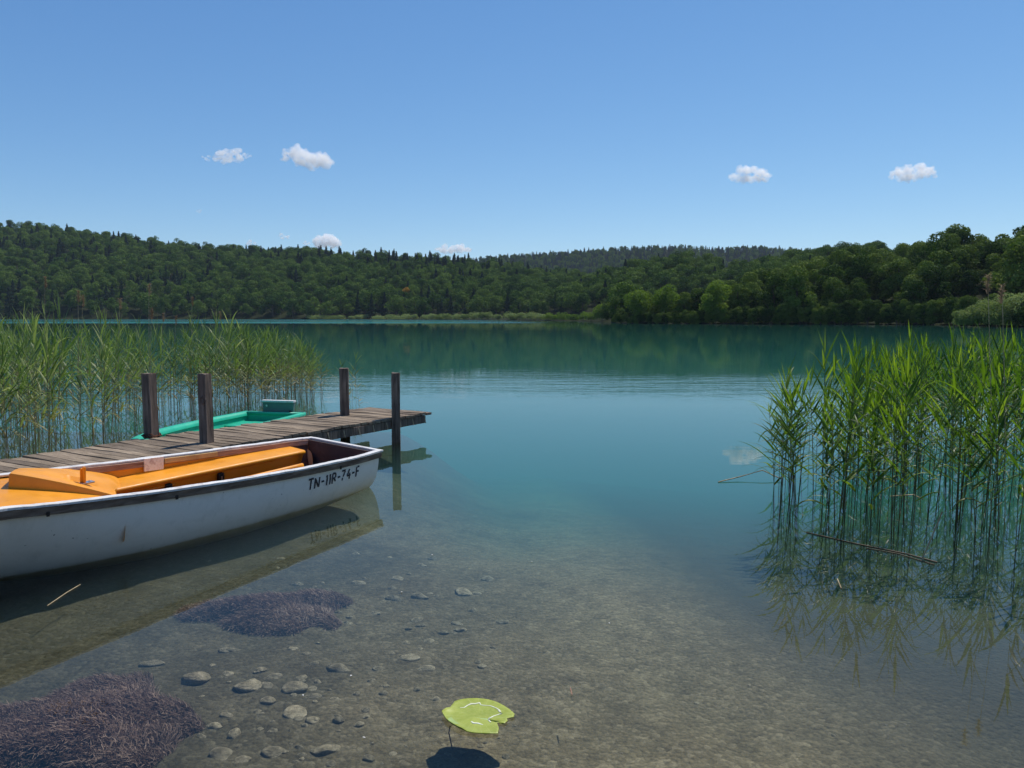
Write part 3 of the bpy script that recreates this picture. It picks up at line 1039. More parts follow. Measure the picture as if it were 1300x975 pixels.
G_R = [(0.018, 0.044, 0.005), (0.045, 0.098, 0.009), (0.095, 0.165, 0.014), (0.19, 0.26, 0.03)]
G_L = [(0.035, 0.070, 0.018), (0.095, 0.150, 0.040), (0.18, 0.235, 0.075), (0.36, 0.37, 0.16)]
m_rleaf = leafy('reed_blade_bright', G_R, (1.9, 2.0, 1.0), (0.12, 0.085, 0.035), 0.42, bz=(-0.05, 0.45), tfac=0.42)
m_lleaf = leafy('reed_blade_pale', G_L, (1.6, 1.8, 1.1), (0.27, 0.20, 0.095), 0.42, bz=(0.05, 0.75), tfac=0.38)
m_rstem = leafy('reed_stem_bright', [(0.05, 0.06, 0.018), (0.09, 0.11, 0.03), (0.14, 0.16, 0.05)], (1, 1, 1), (0.085, 0.055, 0.03), 0.5, tfac=0.02, bz=(0.0, 0.9))
m_lstem = leafy('reed_stem_pale', [(0.14, 0.15, 0.05), (0.22, 0.22, 0.09), (0.34, 0.30, 0.15)], (1, 1, 1), (0.30, 0.20, 0.095), 0.5, tfac=0.02, bz=(0.1, 1.0))
m_plume = leafy('reed_plume', [(0.15, 0.105, 0.065), (0.25, 0.185, 0.12), (0.37, 0.29, 0.20)], (1.3, 1.2, 1.1), None, 0.8, tfac=0.4)
m_straw = principled('dry_straw', lambda t: soft_rgb(t, coords(t), 12, (0.25, 0.19, 0.10), (0.50, 0.42, 0.26)), 0.7)

def tube_np(P, R, n=4):
    P = np.array(P); k = len(P)
    T = np.gradient(P, axis=0); T /= np.linalg.norm(T, axis=1)[:, None]
    ref = np.array([1.0, 0, 0]) if abs(T[0, 0]) < 0.9 else np.array([0, 1.0, 0])
    X = np.cross(T, ref); X /= np.linalg.norm(X, axis=1)[:, None]
    Yv = np.cross(T, X)
    R = np.broadcast_to(np.asarray(R, float), (k,))
    a = np.arange(n) * 2 * np.pi / n
    V = P[:, None, :] + R[:, None, None] * (np.cos(a)[None, :, None] * X[:, None, :] + np.sin(a)[None, :, None] * Yv[:, None, :])
    i = np.arange(k - 1)[:, None] * n; j = np.arange(n)[None, :]; j2 = (j + 1) % n
    Q = np.stack([i + j, i + j2, i + n + j2, i + n + j], -1).reshape(-1, 4)
    return V.reshape(-1, 3), Q

def blade_np(p, d, L_, w, droop, rng, nseg=6, twist=0.6):
    """a reed leaf: starts along d, bends down by droop"""
    d = d / np.linalg.norm(d)
    pts = [p]; cur = np.array(p, float); dr = d.copy()
    step = L_ / nseg
    for i in range(nseg):
        cur = cur + dr * step
        pts.append(cur)
        dr = dr + np.array([0, 0, -1.0]) * droop * (0.4 + 0.25 * i) / nseg * 2
        dr /= np.linalg.norm(dr)
    pts = np.array(pts)
    T = np.gradient(pts, axis=0); T /= np.linalg.norm(T, axis=1)[:, None]
    side = np.cross(T, [0, 0, 1.0]); ln = np.linalg.norm(side, axis=1)[:, None]
    side = np.where(ln > 0.05, side / np.maximum(ln, 1e-6), [1.0, 0, 0])
    nrm = np.cross(side, T)
    tw = rng.uniform(-twist, twist) + np.linspace(0, rng.uniform(-.8, .8), nseg + 1)
    sd = side * np.cos(tw)[:, None] + nrm * np.sin(tw)[:, None]
    s = np.linspace(0, 1, nseg + 1)
    wd = w * np.clip(np.minimum(0.35 + s * 3.2, (1 - s) ** 0.8 * 1.25), 0.0, 1.0)
    wd[-1] = 0.0008
    fold = np.cross(T, sd) * (wd * 0.25)[:, None]
    V = np.stack([pts - sd * wd[:, None] / 2 + fold, pts, pts + sd * wd[:, None] / 2 + fold], 1).reshape(-1, 3)
    i = np.arange(nseg)[:, None] * 3; j = np.arange(2)[None, :]
    Q = np.stack([i + j, i + j + 1, i + j + 4, i + j + 3], -1).reshape(-1, 4)
    return V, Q

class NP:
    def __init__(s): s.V, s.Q, s.n = [], [], 0
    def add(s, V, Q):
        s.V.append(V); s.Q.append(Q + s.n); s.n += len(V)
    def arrays(s): return np.concatenate(s.V), np.concatenate(s.Q)

def reed_np(rng, h, kind):
    """stem and blades of one reed; water level at z = 0, foot 0.75 m below"""
    lean = rng.uniform(-0.05, 0.05, 2) + (np.array([0.03, 0]) if kind == 'L' else np.array([-0.02, 0]))
    curve = rng.uniform(-0.05, 0.06)
    def sp(z): 
        q = max(z, 0) / h
        return np.array([lean[0] * z + curve * q * q * h, lean[1] * z, z])
    zs = np.array([-0.75, 0.0, 0.25 * h, 0.5 * h, 0.75 * h, 0.95 * h])
    st = tube_np([sp(z) for z in zs], np.array([1, 1, .95, .85, .65, .35]) * rng.uniform(0.0036, 0.0052), 4)
    lv = NP()
    z0 = rng.uniform(0.14, 0.34) * h if kind == 'R' else rng.uniform(0.12, 0.30) * h
    nL = int(rng.integers(8, 12)) if kind == 'R' else int(rng.integers(7, 10))
    sgn = rng.integers(0, 2) * 2 - 1
    a0 = rng.uniform(-0.5, 0.5)
    for i in range(nL):
        q = i / (nL - 1)
        z = z0 + (0.97 * h - z0) * q ** 0.9
        az = a0 + (0 if (i % 2) else math.pi) + rng.uniform(-0.7, 0.7)
        if rng.random() < 0.42: az = rng.uniform(-0.5, 0.5)          # the breeze combs many blades one way
        up = 1.15 + 0.9 * q + rng.uniform(-0.3, 0.5)
        d = np.array([math.cos(az), math.sin(az), up * (1.5 if q > 0.8 else 1.0)])
        L_ = (0.22 + 0.28 * math.sin(math.pi * min(1, 0.2 + q * 0.75))) * rng.uniform(0.75, 1.25) * (h / 1.4) ** 0.5
        w = rng.uniform(0.021, 0.037) * (1.0 if q < 0.9 else 0.75)
        dr = rng.uniform(0.25, 1.1) * (1.15 - 0.7 * q) * (1.25 if kind == 'L' else 1.0)
        if q < 0.25: dr *= 1.6
        lv.add(*blade_np(sp(z), d, L_, w, dr, rng))
    for i in range(2):                                              # rolled spear at the tip
        d = np.array([rng.uniform(-.22, .22), rng.uniform(-.2, .2), 1.0])
        lv.add(*blade_np(sp(0.93 * h), d, rng.uniform(0.22, 0.36), 0.013, rng.uniform(0, 0.2), rng))
    return st, lv.arrays()

def in_poly(x, y, poly):
    c = False
    j = len(poly) - 1
    for i in range(len(poly)):
        if (poly[i][1] > y) != (poly[j][1] > y) and x < (poly[j][0] - poly[i][0]) * (y - poly[i][1]) / (poly[j][1] - poly[i][1]) + poly[i][0]:
            c = not c
        j = i
    return c

NPROTO = 14
protos = {}
for kind in 'LR':
    lst = []
    for i in range(NPROTO):
        rng = np.random.default_rng(100 + i + (50 if kind == 'L' else 0))
        (sv, sq), (lv_, lq) = reed_np(rng, 1.4, kind)
        lst.append((sv, sq, lv_, lq, np_mesh('reed_stem', sv, sq, m_lstem if kind == 'L' else m_rstem, True), np_mesh('reed_leaves', lv_, lq, m_lleaf if kind == 'L' else m_rleaf, True)))
    protos[kind] = lst

spots = []                                                          # (x, y, height, kind)
far0 = Vector((E0[0], E0[1], 0)) + perp * PW
def left_bed():
    poly = [tuple(at(px, py)[:2]) for px, py in ((-330, 660), (-150, 616), (0, 590), (150, 561), (158, 545), (240, 527), (330, 516.5), (384, 516), (402, 509), (411, 501), (398, 489), (320, 481), (100, 474), (-300, 474))]
    xs = [p[0] for p in poly]; ys = [p[1] for p in poly]
    n = 0; tries = 0
    out = []
    while n < 860 and tries < 160000:
        tries += 1
        x, y = random.uniform(min(xs), max(xs)), random.uniform(min(ys), max(ys))
        if not in_poly(x, y, poly): continue
        q = project((x, y, 0))
        if q[0] < -230: continue
        r = Vector((x, y, 0)) - far0
        along, away = r.dot(dirp), r.dot(perp)
        if -0.3 < along < PL and away < 0.12: continue
        # thinner away from the front edge, clumpy
        dens = 2.2 if away < 1.6 else (1.0 if away < 4.5 else max(0.18, 1 - (away - 4.5) / 6))
        cl = float(vnoise(x * 0.9, y * 0.9, 11))
        if random.random() > dens * max(0.05, 1.9 * cl - 0.35): continue
        gb = Matrix.Rotation(-grz, 3, 'Z') @ (Vector((x, y, 0)) - Vector((gs_mid[0], gs_mid[1], 0)))
        if -0.25 < gb.x < GLn + 0.1 and abs(gb.y) < 0.78: continue
        gap = 0.9 if 78 < q[0] < 100 and q[1] > 530 else 0
        if random.random() < gap: continue
        topz = float(np.interp(q[0], [-200, 40, 140, 220, 300, 350, 390, 425], [1.72, 1.72, 1.60, 1.56, 1.60, 1.46, 1.22, 0.9]))
        hh = topz * random.uniform(0.50, 0.93) * (1.15 if random.random() < 0.15 else 1.0)
        out.append((x, y, hh, 'L')); n += 1
    return out
def right_bed():
    poly = [tuple(at(px, py)[:2]) for px, py in ((966, 626), (984, 650), (1030, 664), (1090, 682), (1150, 700), (1230, 712), (1330, 726), (1480, 720), (1560, 600), (1420, 545), (1330, 522), (1230, 520), (1160, 530), (1100, 548), (1040, 572), (985, 596))]
    xs = [p[0] for p in poly]; ys = [p[1] for p in poly]
    out = []; tries = 0
    while len(out) < 540 and tries < 60000:
        tries += 1
        x, y = random.uniform(min(xs), max(xs)), random.uniform(min(ys), max(ys))
        if not in_poly(x, y, poly): continue
        cl = float(vnoise(x * 1.6, y * 1.6, 21))
        if random.random() > max(0.08, 1.7 * cl - 0.15): continue
        q = project((x, y, 0))
        topz = float(np.interp(q[0], [960, 985, 1010, 1050, 1120, 1200, 1300, 1400], [0.88, 1.05, 1.20, 1.32, 1.36, 1.38, 1.42, 1.45]))
        out.append((x, y, topz * random.uniform(0.52, 0.95) * (1.1 if random.random() < 0.15 else 1.0), 'R'))
    return out
spots = left_bed() + right_bed()
for px, py, hh in ((452, 498, 0.85), (444, 507, 0.55), (447, 512, 0.70), (456, 520, 0.45), (433, 506, 0.72), (440, 522, 0.4)):
    p = at(px, py); spots.append((p[0], p[1], hh, 'L'))

def reed_rank(s):
    q = project((s[0], s[1], s[2] * 0.6))
    return (s[2] / s[1]) * (1.0 if -10 < q[0] < 1310 else 0.0)
spots.sort(key=reed_rank, reverse=True)
rest = {'L': ([], []), 'R': ([], [])}
stuff_parts = {'L': NP(), 'R': NP(), 'l': NP(), 'r': NP()}
for i, (x, y, hh, kind) in enumerate(spots):
    pr = protos[kind][i % NPROTO]
    rz = random.uniform(-0.55, 0.55) + (math.pi if random.random() < 0.18 else 0) + (math.pi if kind == 'R' and random.random() < 0.4 else 0)
    sc = hh / 1.4
    sxy = 0.55 + 0.45 * sc
    if i < 300:
        r = empty('reed', (x, y, 0), rz)
        r.scale = (sxy, sxy, sc)
        if kind == 'R':
            tag(r, 'bright green reed in the dense stand across the open water from the boats', 'reed', 'reeds in the stand across from the boats')
        else:
            tag(r, 'pale green reed with a browned foot in the bed behind the jetty', 'reed', 'reeds in the bed behind the jetty')
        link('stem', pr[4], r)
        link('leaves', pr[5], r)
    else:
        c, s_ = math.cos(rz), math.sin(rz)
        M = np.array([[c * sxy, -s_ * sxy, 0], [s_ * sxy, c * sxy, 0], [0, 0, sc]])
        off = np.array([x, y, 0])
        stuff_parts[kind].add(pr[2] @ M.T + off, pr[3])
        stuff_parts[kind.lower()].add(pr[0] @ M.T + off, pr[1])
# the remaining reeds: one object of stems and blades
a = NP(); sizes = []
for key in ('L', 'l', 'R', 'r'):
    if stuff_parts[key].n:
        Vk, Qk = stuff_parts[key].arrays(); a.add(Vk, Qk); sizes.append((key, len(Qk)))
V, Q = a.arrays()
me = np_mesh('reeds', V, Q, None, True)
mi = []
for s_i, (key, n) in enumerate(sizes):
    me.materials.append({'L': m_lleaf, 'l': m_lstem, 'R': m_rleaf, 'r': m_rstem}[key]); mi += [s_i] * n
me.polygons.foreach_set('material_index', np.array(mi, dtype=np.int32))
tag(link('reeds', me), 'thinner reeds growing farther back in the water among the reed beds', 'reeds', kind='stuff')

# dry flowering stems standing above the beds
def dry_reed(px, py, base, kind='L', size=1.0):
    p0 = np.array([base[0], base[1], 0.0])
    d = ray(px, py); tt = p0[1] / d[1]
    top = np.array([0, 0, CAMZ]) + d * tt
    r = empty('dry_reed', tuple(p0))
    tag(r, 'dry straw reed with feathery seed head above the ' + ('bed behind the jetty' if kind == 'L' else 'stand across from the boats'), 'reed', 'dry reeds above the ' + ('bed behind the jetty' if kind == 'L' else 'stand across from the boats'))
    tp = top - p0
    tp[0] = np.clip(tp[0], -0.25, 0.25)
    pts = [np.array([0, 0, -0.6]), np.array([0, 0, 0.0]), tp * 0.5 + [tp[0] * -.1, 0, 0], tp]
    V, Q = tube_np(pts, [0.004, 0.004, 0.0035, 0.002], 4)
    link('stem', np_mesh('stem', V, Q, m_straw, True), r)
    b_ = NP()
    rng = np.random.default_rng(int(px * 7 + py))
    for k in range(110):
        q = rng.random()
        pp = tp + np.array([0, 0, -0.17 * size * q])
        az = rng.uniform(-1.0, 1.0) + (0 if rng.random() < 0.7 else math.pi)
        b_.add(*blade_np(pp, np.array([math.cos(az) * .6, math.sin(az) * .6, 1.1]), rng.uniform(0.025, 0.065) * size, 0.006 * size, 1.3, rng, 4))
    V, Q = b_.arrays()
    link('seed_head', np_mesh('seed_head', V, Q, m_plume, True), r)
for px, py in ((57, 352), (99, 370), (105, 376), (152, 380), (189, 362), (192, 392), (244, 378), (207, 398), (279, 396), (223, 402)):
    q = at(px + random.uniform(-3, 3), 545 if px < 200 else 512); dry_reed(px, py, q)
for px, py in ((1254, 350), (1272, 363)):
    dry_reed(px, py, at(px + 4, 655), 'R', 0.9)

# fallen stems lying on the water
def stick(pts, rad, label, mat, cat='stalk', name='reed_stalk'):
    P = [at(px, py, z) for px, py, z in pts]
    o_ = np.array([P[0][0], P[0][1], 0])
    V, Q = tube_np([p - o_ for p in P], rad, 5)
    o = link(name, np_mesh(name, V, Q, mat, True), None, tuple(o_))
    tag(o, label, cat)
stick([(912, 612, 0.004), (940, 605, 0.03), (968, 597, 0.07), (992, 608, 0.02)], 0.006, 'bent dry stalk poking out of the reed stand over open water', m_straw)
stick([(1024, 676, 0.004), (1085, 690, 0.006), (1150, 703, 0.008), (1190, 714, 0.005)], 0.006, 'long dark green stalk floating in front of the reed stand', m_rstem)
stick([(1100, 696, 0.004), (1140, 703, 0.006), (1186, 717, 0.004)], 0.0045, 'short dark stalk floating just beside the longer floating one', m_rstem)
stick([(1170, 712, 0.004), (1182, 684, 0.16), (1196, 650, 0.36)], 0.0055, 'snapped yellow green stalk standing at a slant in the reed stand', m_straw)
stick([(1063, 735, 0.003), (1068, 747, 0.003)], 0.004, 'tiny pale stalk floating apart from the reed stand', m_straw)
stick([(1130, 630, 0.10), (1160, 628, 0.13), (1172, 634, 0.12)], 0.005, 'broken straw stalk caught level among the reed stems', m_straw)
stick([(60, 769, 0.003), (85, 752, 0.005), (102, 742, 0.003)], 0.003, 'thin straw floating in the reflection of the white dinghy', m_straw, 'straw', 'straw')
stick([(724, 873, 0.003), (726, 882, 0.004)], 0.003, 'tiny reddish twig floating on open water behind the lily pad', m_inwale, 'twig', 'twig')

pb = np.array([[0, 0, 0.002], [0.007, 0.002, 0.004], [0.011, 0.008, 0.003], [0.003, 0.009, 0.005]])
pm_ = np_mesh('floating_petal', np.concatenate([pb, pb - [0, 0, 0.002]]), np.array([[0, 1, 2, 3], [7, 6, 5, 4], [0, 4, 5, 1], [1, 5, 6, 2], [2, 6, 7, 3], [3, 7, 4, 0]]), m_cap)
for px, py, rz in ((548, 705, 0.4), (511, 752, 1.9), (676, 713, 2.6), (444, 859, 0.2), (385, 884, 1.2), (464, 937, 2.2), (774, 792, 0.9)):
    o = link('floating_petal', pm_, None, tuple(at(px, py, 0.002))); o.rotation_euler = (0, 0, rz)
    tag(o, 'tiny white petal drifting on the clear shallow water', 'petal', 'petals drifting on the shallows')

# ------------------------------------------------------------------ lily pad
ZL = 0.003
def zp(zx, zy, z=ZL): return at(540 + zx / 9.286, 870 + zy / 9.286, z)
outline = [(190, 335), (235, 300), (290, 272), (318, 238), (345, 203), (420, 180), (510, 170), (600, 168), (680, 174), (750, 185), (815, 203), (870, 225), (930, 257), (980, 290), (1025, 325), (1052, 352), (1045, 388), (960, 405), (972, 432), (930, 466), (885, 448), (845, 455), (868, 520), (855, 586), (720, 584), (640, 581), (560, 575), (490, 560), (430, 540), (380, 517), (330, 490), (280, 460), (240, 425), (210, 380)]
lc = zp(560, 380)
def lilycol(t):
    v = coords(t)
    c = soft_rgb(t, v, 9, (0.22, 0.27, 0.022), (0.33, 0.38, 0.05))
    c = mixc(t, ramp(t, noise(t, v, 55, 4), [(0.35, (0, 0, 0)), (0.8, (0.5,) * 3)]), c, (0.42, 0.44, 0.10))
    sx = N(t, 'ShaderNodeSeparateXYZ'); L(t, v, sx.inputs[0])            # veins fan out from the notch
    ang = math_(t, 'ARCTAN2', sx.outputs[1], math_(t, 'ADD', sx.outputs[0], -0.03))
    wv_ = math_(t, 'ABSOLUTE', math_(t, 'SINE', math_(t, 'ADD', math_(t, 'MULTIPLY', ang, 11.0), math_(t, 'MULTIPLY', noise(t, v, 14, 2), 1.6))))
    c = mixc(t, ramp(t, wv_, [(0.0, (0.55,) * 3), (0.16, (0, 0, 0))]), c, (0.44, 0.47, 0.14))
    return mixc(t, ramp(t, noise(t, v, 26, 4, 0.7), [(0.66, (0, 0, 0)), (0.74, (0.6,) * 3)]), c, (0.16, 0.13, 0.03))
m_lily = principled('lily_leaf', lilycol, 0.35, lambda t: (noise(t, coords(t), 30, 3), 0.25, 0.01), 0.4)
m_film = principled('wet_film', lambda t: soft_rgb(t, coords(t), 20, (0.33, 0.42, 0.12), (0.40, 0.50, 0.18)), 0.12, None, 0.6)
m_glare = principled('glare_rim', lambda t: soft_rgb(t, coords(t), 40, (0.55, 0.56, 0.38), (0.8, 0.8, 0.66)), 0.5)  # glare along the edge of the pooled water, put into pale colour
pts = [zp(*q) - lc for q in outline]
mb = MB()
n = len(pts)
rings = []
for s, dz in ((1.0, 0.004), (0.93, 0.001), (0.6, 0.0015), (0.25, 0.002)):
    rings.append([(p[0] * s, p[1] * s, dz + (0.008 * (1 if (i > 27 or i < 2) and s > .99 else 0))) for i, p in enumerate(pts)])
for r in rings: mb.v += r
for k in range(3):
    for i in range(n): mb.f.append((k * n + i, k * n + (i + 1) % n, (k + 1) * n + (i + 1) % n, (k + 1) * n + i))
mb.v.append((0, 0, 0.002)); c_ = len(mb.v) - 1
for i in range(n): mb.f.append((3 * n + i, 3 * n + (i + 1) % n, c_))
lily = mb.build('lily_pad', m_lily, None, True, tuple(lc))
so_ = lily.modifiers.new('thick', 'SOLIDIFY'); so_.thickness = 0.0035; so_.offset = -1
tag(lily, 'yellow green lily pad with bitten edge and pooled water floating alone', 'lily pad')
film = [(330, 468), (245, 420), (300, 385), (345, 350), (330, 310), (420, 290), (480, 262), (560, 268), (640, 262), (720, 258), (800, 272), (860, 300), (880, 330), (840, 355), (770, 385), (745, 410), (760, 450), (700, 470), (600, 470), (540, 462), (440, 472)]
fp = [zp(*q) - lc for q in film]
mb = MB(); mb.v += [(p[0], p[1], 0.0046) for p in fp]
fcx = np.mean(fp, axis=0); mb.v.append((fcx[0], fcx[1], 0.0048)); k = len(fp)
for i in range(k): mb.f.append((i, (i + 1) % k, k))
mb.build('water_film', m_film, lily, True)
rim = [(410, 278), (460, 275), (500, 248), (540, 232), (590, 232), (640, 220), (655, 245), (700, 250), (770, 256), (830, 280), (862, 300), (880, 325), (900, 348), (850, 362), (800, 378), (750, 405), (745, 425), (770, 450)]
rp = [zp(*q) - lc + np.array([0, 0, 0.0055]) for q in rim]
V, Q = tube_np(rp, [0.0025, .003, .0035, .006, .006, .005, .0025, .003, .003, .0035, .005, .006, .005, .0035, .0035, .0035, .004, .003], 6)
V[:, 2] = 0.0052 + (V[:, 2] - 0.0055) * 0.35
link('glare_rim', np_mesh('glare_rim', V, Q, m_glare, True), lily)
rp = [zp(*q) - lc + np.array([0, 0, 0.0055]) for q in ((540, 440), (565, 460), (620, 462), (680, 480))]
V, Q = tube_np(rp, [0.003, .006, .005, .002], 6); V[:, 2] = 0.0052 + (V[:, 2] - 0.0055) * 0.35
link('glare_rim', np_mesh('glare_rim', V, Q, m_glare, True), lily)
sa, sb = zp(292, 485, -0.003) - lc, zp(277, 560, -0.010) - lc
V, Q = tube_np([sa, sb, sb + np.array([0.01, 0.05, -0.10])], [0.0025, 0.0025, 0.003], 6)
link('stalk', np_mesh('stalk', V, Q, m_black, True), lily)

# ------------------------------------------------------------------ stones on the bed
def stone_col(t):
    v = coords(t)
    c = soft_rgb(t, v, 1.4, (0.22, 0.19, 0.125), (0.50, 0.44, 0.32))
    oi = N(t, 'ShaderNodeObjectInfo')
    c = mixc(t, 1.0, c, ramp(t, oi.outputs['Random'], [(0, (0.65, 0.65, 0.62)), (1, (1.25, 1.22, 1.15))]), 'MULTIPLY')
    return mixc(t, ramp(t, noise(t, v, 6, 5, 0.7), [(0.45, (0, 0, 0)), (0.7, (0.7,) * 3)]), c, (0.10, 0.095, 0.06))
m_stone = principled('stone', stone_col, 0.9, lambda t: (noise(t, coords(t), 5, 6, 0.7), 0.6, 0.12), 0.1)
stone_meshes = []
for k in range(9):
    bm = bmesh.new()
    bmesh.ops.create_icosphere(bm, subdivisions=3, radius=1.0)
    rng = random.Random(k + 40)
    planes = [(Vector((rng.gauss(0, 1), rng.gauss(0, 1), rng.gauss(0, 1))).normalized(), rng.uniform(0.55, 0.85)) for _ in range(9)]
    for v_ in bm.verts:
        for nrm, d in planes:
            e = v_.co.dot(nrm) - d
            if e > 0: v_.co -= nrm * e * 0.85
        v_.co *= 1 + 0.08 * math.sin(v_.co.x * 5 + k) * math.sin(v_.co.y * 4 + 2 * k)
    me = bpy.data.meshes.new('stone'); bm.to_mesh(me); bm.free()
    me.materials.append(m_stone); me.shade_smooth()
    stone_meshes.append(me)
special = [
    (191, 845, 30, 'narrow pale stone lying between the two purple weed clumps'),
    (245, 865, 42, 'long smooth grey oval stone beside the narrow pale one'),
    (315, 872, 40, 'broad blunt grey stone in the middle of the stony patch'),
    (374, 876, 36, 'flat slab stone below the two blocky pale stones'),
    (348, 859, 22, 'blocky pale stone with a square top near the flat slab'),
    (299, 932, 17, 'slim upright stone standing on its edge among the pale stones'),
    (281, 960, 34, 'big rounded tan stone touching the edge of the purple weed'),
    (347, 958, 33, 'big pale lumpy stone near the lower edge of the stony patch'),
    (414, 953, 36, 'wide brown stone lowest toward the lily pad'),
    (374, 905, 32, 'craggy yellowish stone just under the flat slab'),
]
others = [(330, 852, 15), (383, 860, 16), (340, 892, 21), (290, 855, 18), (288, 908, 16), (272, 924, 18), (308, 966, 21), (293, 825, 24), (396, 915, 19), (428, 916, 20), (455, 920, 15), (468, 964, 19), (256, 935, 16), (396, 885, 22), (533, 758, 20), (529, 788, 16), (585, 800, 20), (519, 835, 28), (561, 804, 18), (619, 735, 20), (588, 754, 26), (477, 779, 14), (500, 760, 22), (545, 815, 18), (480, 850, 18), (640, 790, 22), (420, 985, 26), (330, 985, 24), (600, 775, 16), (505, 735, 18), (455, 740, 18), (540, 850, 22), (430, 850, 26)]
rs = random.Random(5)
for _ in range(110):
    others.append((rs.triangular(240, 680, 400), rs.uniform(700, 972), rs.uniform(5, 15)))
for _ in range(10):
    others.append((rs.uniform(640, 1150), rs.uniform(800, 970), rs.uniform(4, 8)))
for k, s in enumerate(special + others):
    px, py, wpx = s[:3]
    p = bed_hit(px, py)
    r = wpx / F * p[1] / 2 * 1.1
    o = link('stone', stone_meshes[k % 9])
    o.location = (p[0], p[1], float(bed_z(p[0], p[1])) + r * rs.uniform(-0.16, 0.02))
    fl = rs.uniform(0.38, 0.6)
    o.scale = (r * rs.uniform(0.95, 1.2), r * rs.uniform(0.7, 1.0), r * fl)
    if k == 0: o.scale = (r * 1.15, r * 0.45, r * 0.5)
    if k == 5: o.scale = (r * 0.7, r * 1.6, r * 1.0)
    o.rotation_euler = (rs.uniform(-.15, .15), rs.uniform(-.15, .15), rs.uniform(-.5, .5))
    if len(s) > 3: tag(o, s[3], 'stone', 'stones on the lake bed')
    else: tag(o, 'small unremarkable stone half sunk in the silt of the lake bed', 'stone', 'stones on the lake bed')

# ------------------------------------------------------------------ water weed clumps
m_weed = leafy('water_weed', [(0.045, 0.028, 0.022), (0.15, 0.098, 0.078), (0.33, 0.24, 0.185), (0.62, 0.52, 0.40)], (1.1, 1.0, 1.0), None, 0.7, 0.1, 4, 0.25)
m_weed_base = principled('weed_mat', lambda t: soft_rgb(t, coords(t), 9, (0.018, 0.011, 0.014), (0.06, 0.035, 0.036)), 0.95)
def weed(px, py, rx, ry, hgt, n, label, seed, skew=0.0):
    rng = np.random.default_rng(seed)
    c = bed_hit(px, py)
    def top(x, y):
        a_ = np.arctan2(y / ry, x / rx)
        rr = np.sqrt((x / rx) ** 2 + (y / ry) ** 2) / (1 + 0.16 * np.sin(3 * a_ + seed) + 0.10 * np.sin(5 * a_ + 2 * seed) + 0.30 * (vnoise(x * 9, y * 9, seed + 8) - 0.5))
        lump = 0.62 + 0.75 * vnoise(x * 5 + 9, y * 5, seed)
        return hgt * np.clip(1 - rr ** 2.2, 0, 1) ** 0.7 * lump
    gxs = np.linspace(-1.25 * rx, 1.25 * rx, 46); gys = np.linspace(-1.25 * ry, 1.25 * ry, 46)
    A, B_ = np.meshgrid(gxs, gys)
    Z = top(A, B_)
    zb = bed_z(A + c[0], B_ + c[1]) - c[2]
    V = np.stack([A.ravel(), B_.ravel(), np.where(Z > 0.012, zb + Z - 0.015, zb - 0.03).ravel()], 1)
    idx = np.arange(46 * 46).reshape(46, 46)
    Q = np.stack([idx[:-1, :-1].ravel(), idx[:-1, 1:].ravel(), idx[1:, 1:].ravel(), idx[1:, :-1].ravel()], 1)
    root = link('weed_clump', np_mesh('weed_clump', V, Q, m_weed_base, True), None, (c[0], c[1], c[2]))
    tag(root, label, 'water weed')
    x = rng.uniform(-1.2 * rx, 1.2 * rx, n * 2); y = rng.uniform(-1.2 * ry, 1.2 * ry, n * 2)
    z = top(x, y); ok = z > 0.003
    x, y, z = x[ok][:n], y[ok][:n], z[ok][:n]
    m = len(x)
    ln = rng.uniform(0.018, 0.055, m)
    az = rng.uniform(0, 2 * np.pi, m)
    ang = vnoise(x * 6, y * 6, seed + 3) * 6.3
    az = 0.5 * az + 0.5 * ang
    el = rng.uniform(0.1, 1.2, m)
    d = np.stack([np.cos(az) * np.cos(el), np.sin(az) * np.cos(el), np.sin(el)], 1)
    d2 = d * 0.7 + np.stack([np.cos(az + 1) * .5, np.sin(az + 1) * .5, np.full(m, -0.25)], 1)
    P0 = np.stack([x, y, z - 0.02 + bed_z(x + c[0], y + c[1]) - c[2]], 1)
    P1 = P0 + d * ln[:, None] * 0.6; P2 = P1 + d2 * ln[:, None] * 0.6
    sd = np.cross(d, rng.normal(size=(m, 3))); sd /= np.linalg.norm(sd, axis=1)[:, None]
    wv = rng.uniform(0.0012, 0.0028, m)[:, None]
    V = np.stack([P0 - sd * wv, P0 + sd * wv, P1 - sd * wv * .9, P1 + sd * wv * .9, P2 - sd * wv * .4, P2 + sd * wv * .4], 1).reshape(-1, 3)
    b_ = np.arange(m)[:, None] * 6
    Q = np.concatenate([b_ + np.array([[0, 1, 3, 2]]), b_ + np.array([[2, 3, 5, 4]])], 0)
    fr_ = link('fronds', np_mesh('fronds', V, Q, m_weed), root)
    return root
weed(88, 925, 0.56, 0.42, 0.085, 42000, 'large purple brown weed clump in the shallows under the dinghy reflection', 3)
weed(345, 779, 0.50, 0.33, 0.09, 26000, 'smaller purple weed clump between the dinghy reflection and the stones', 5)

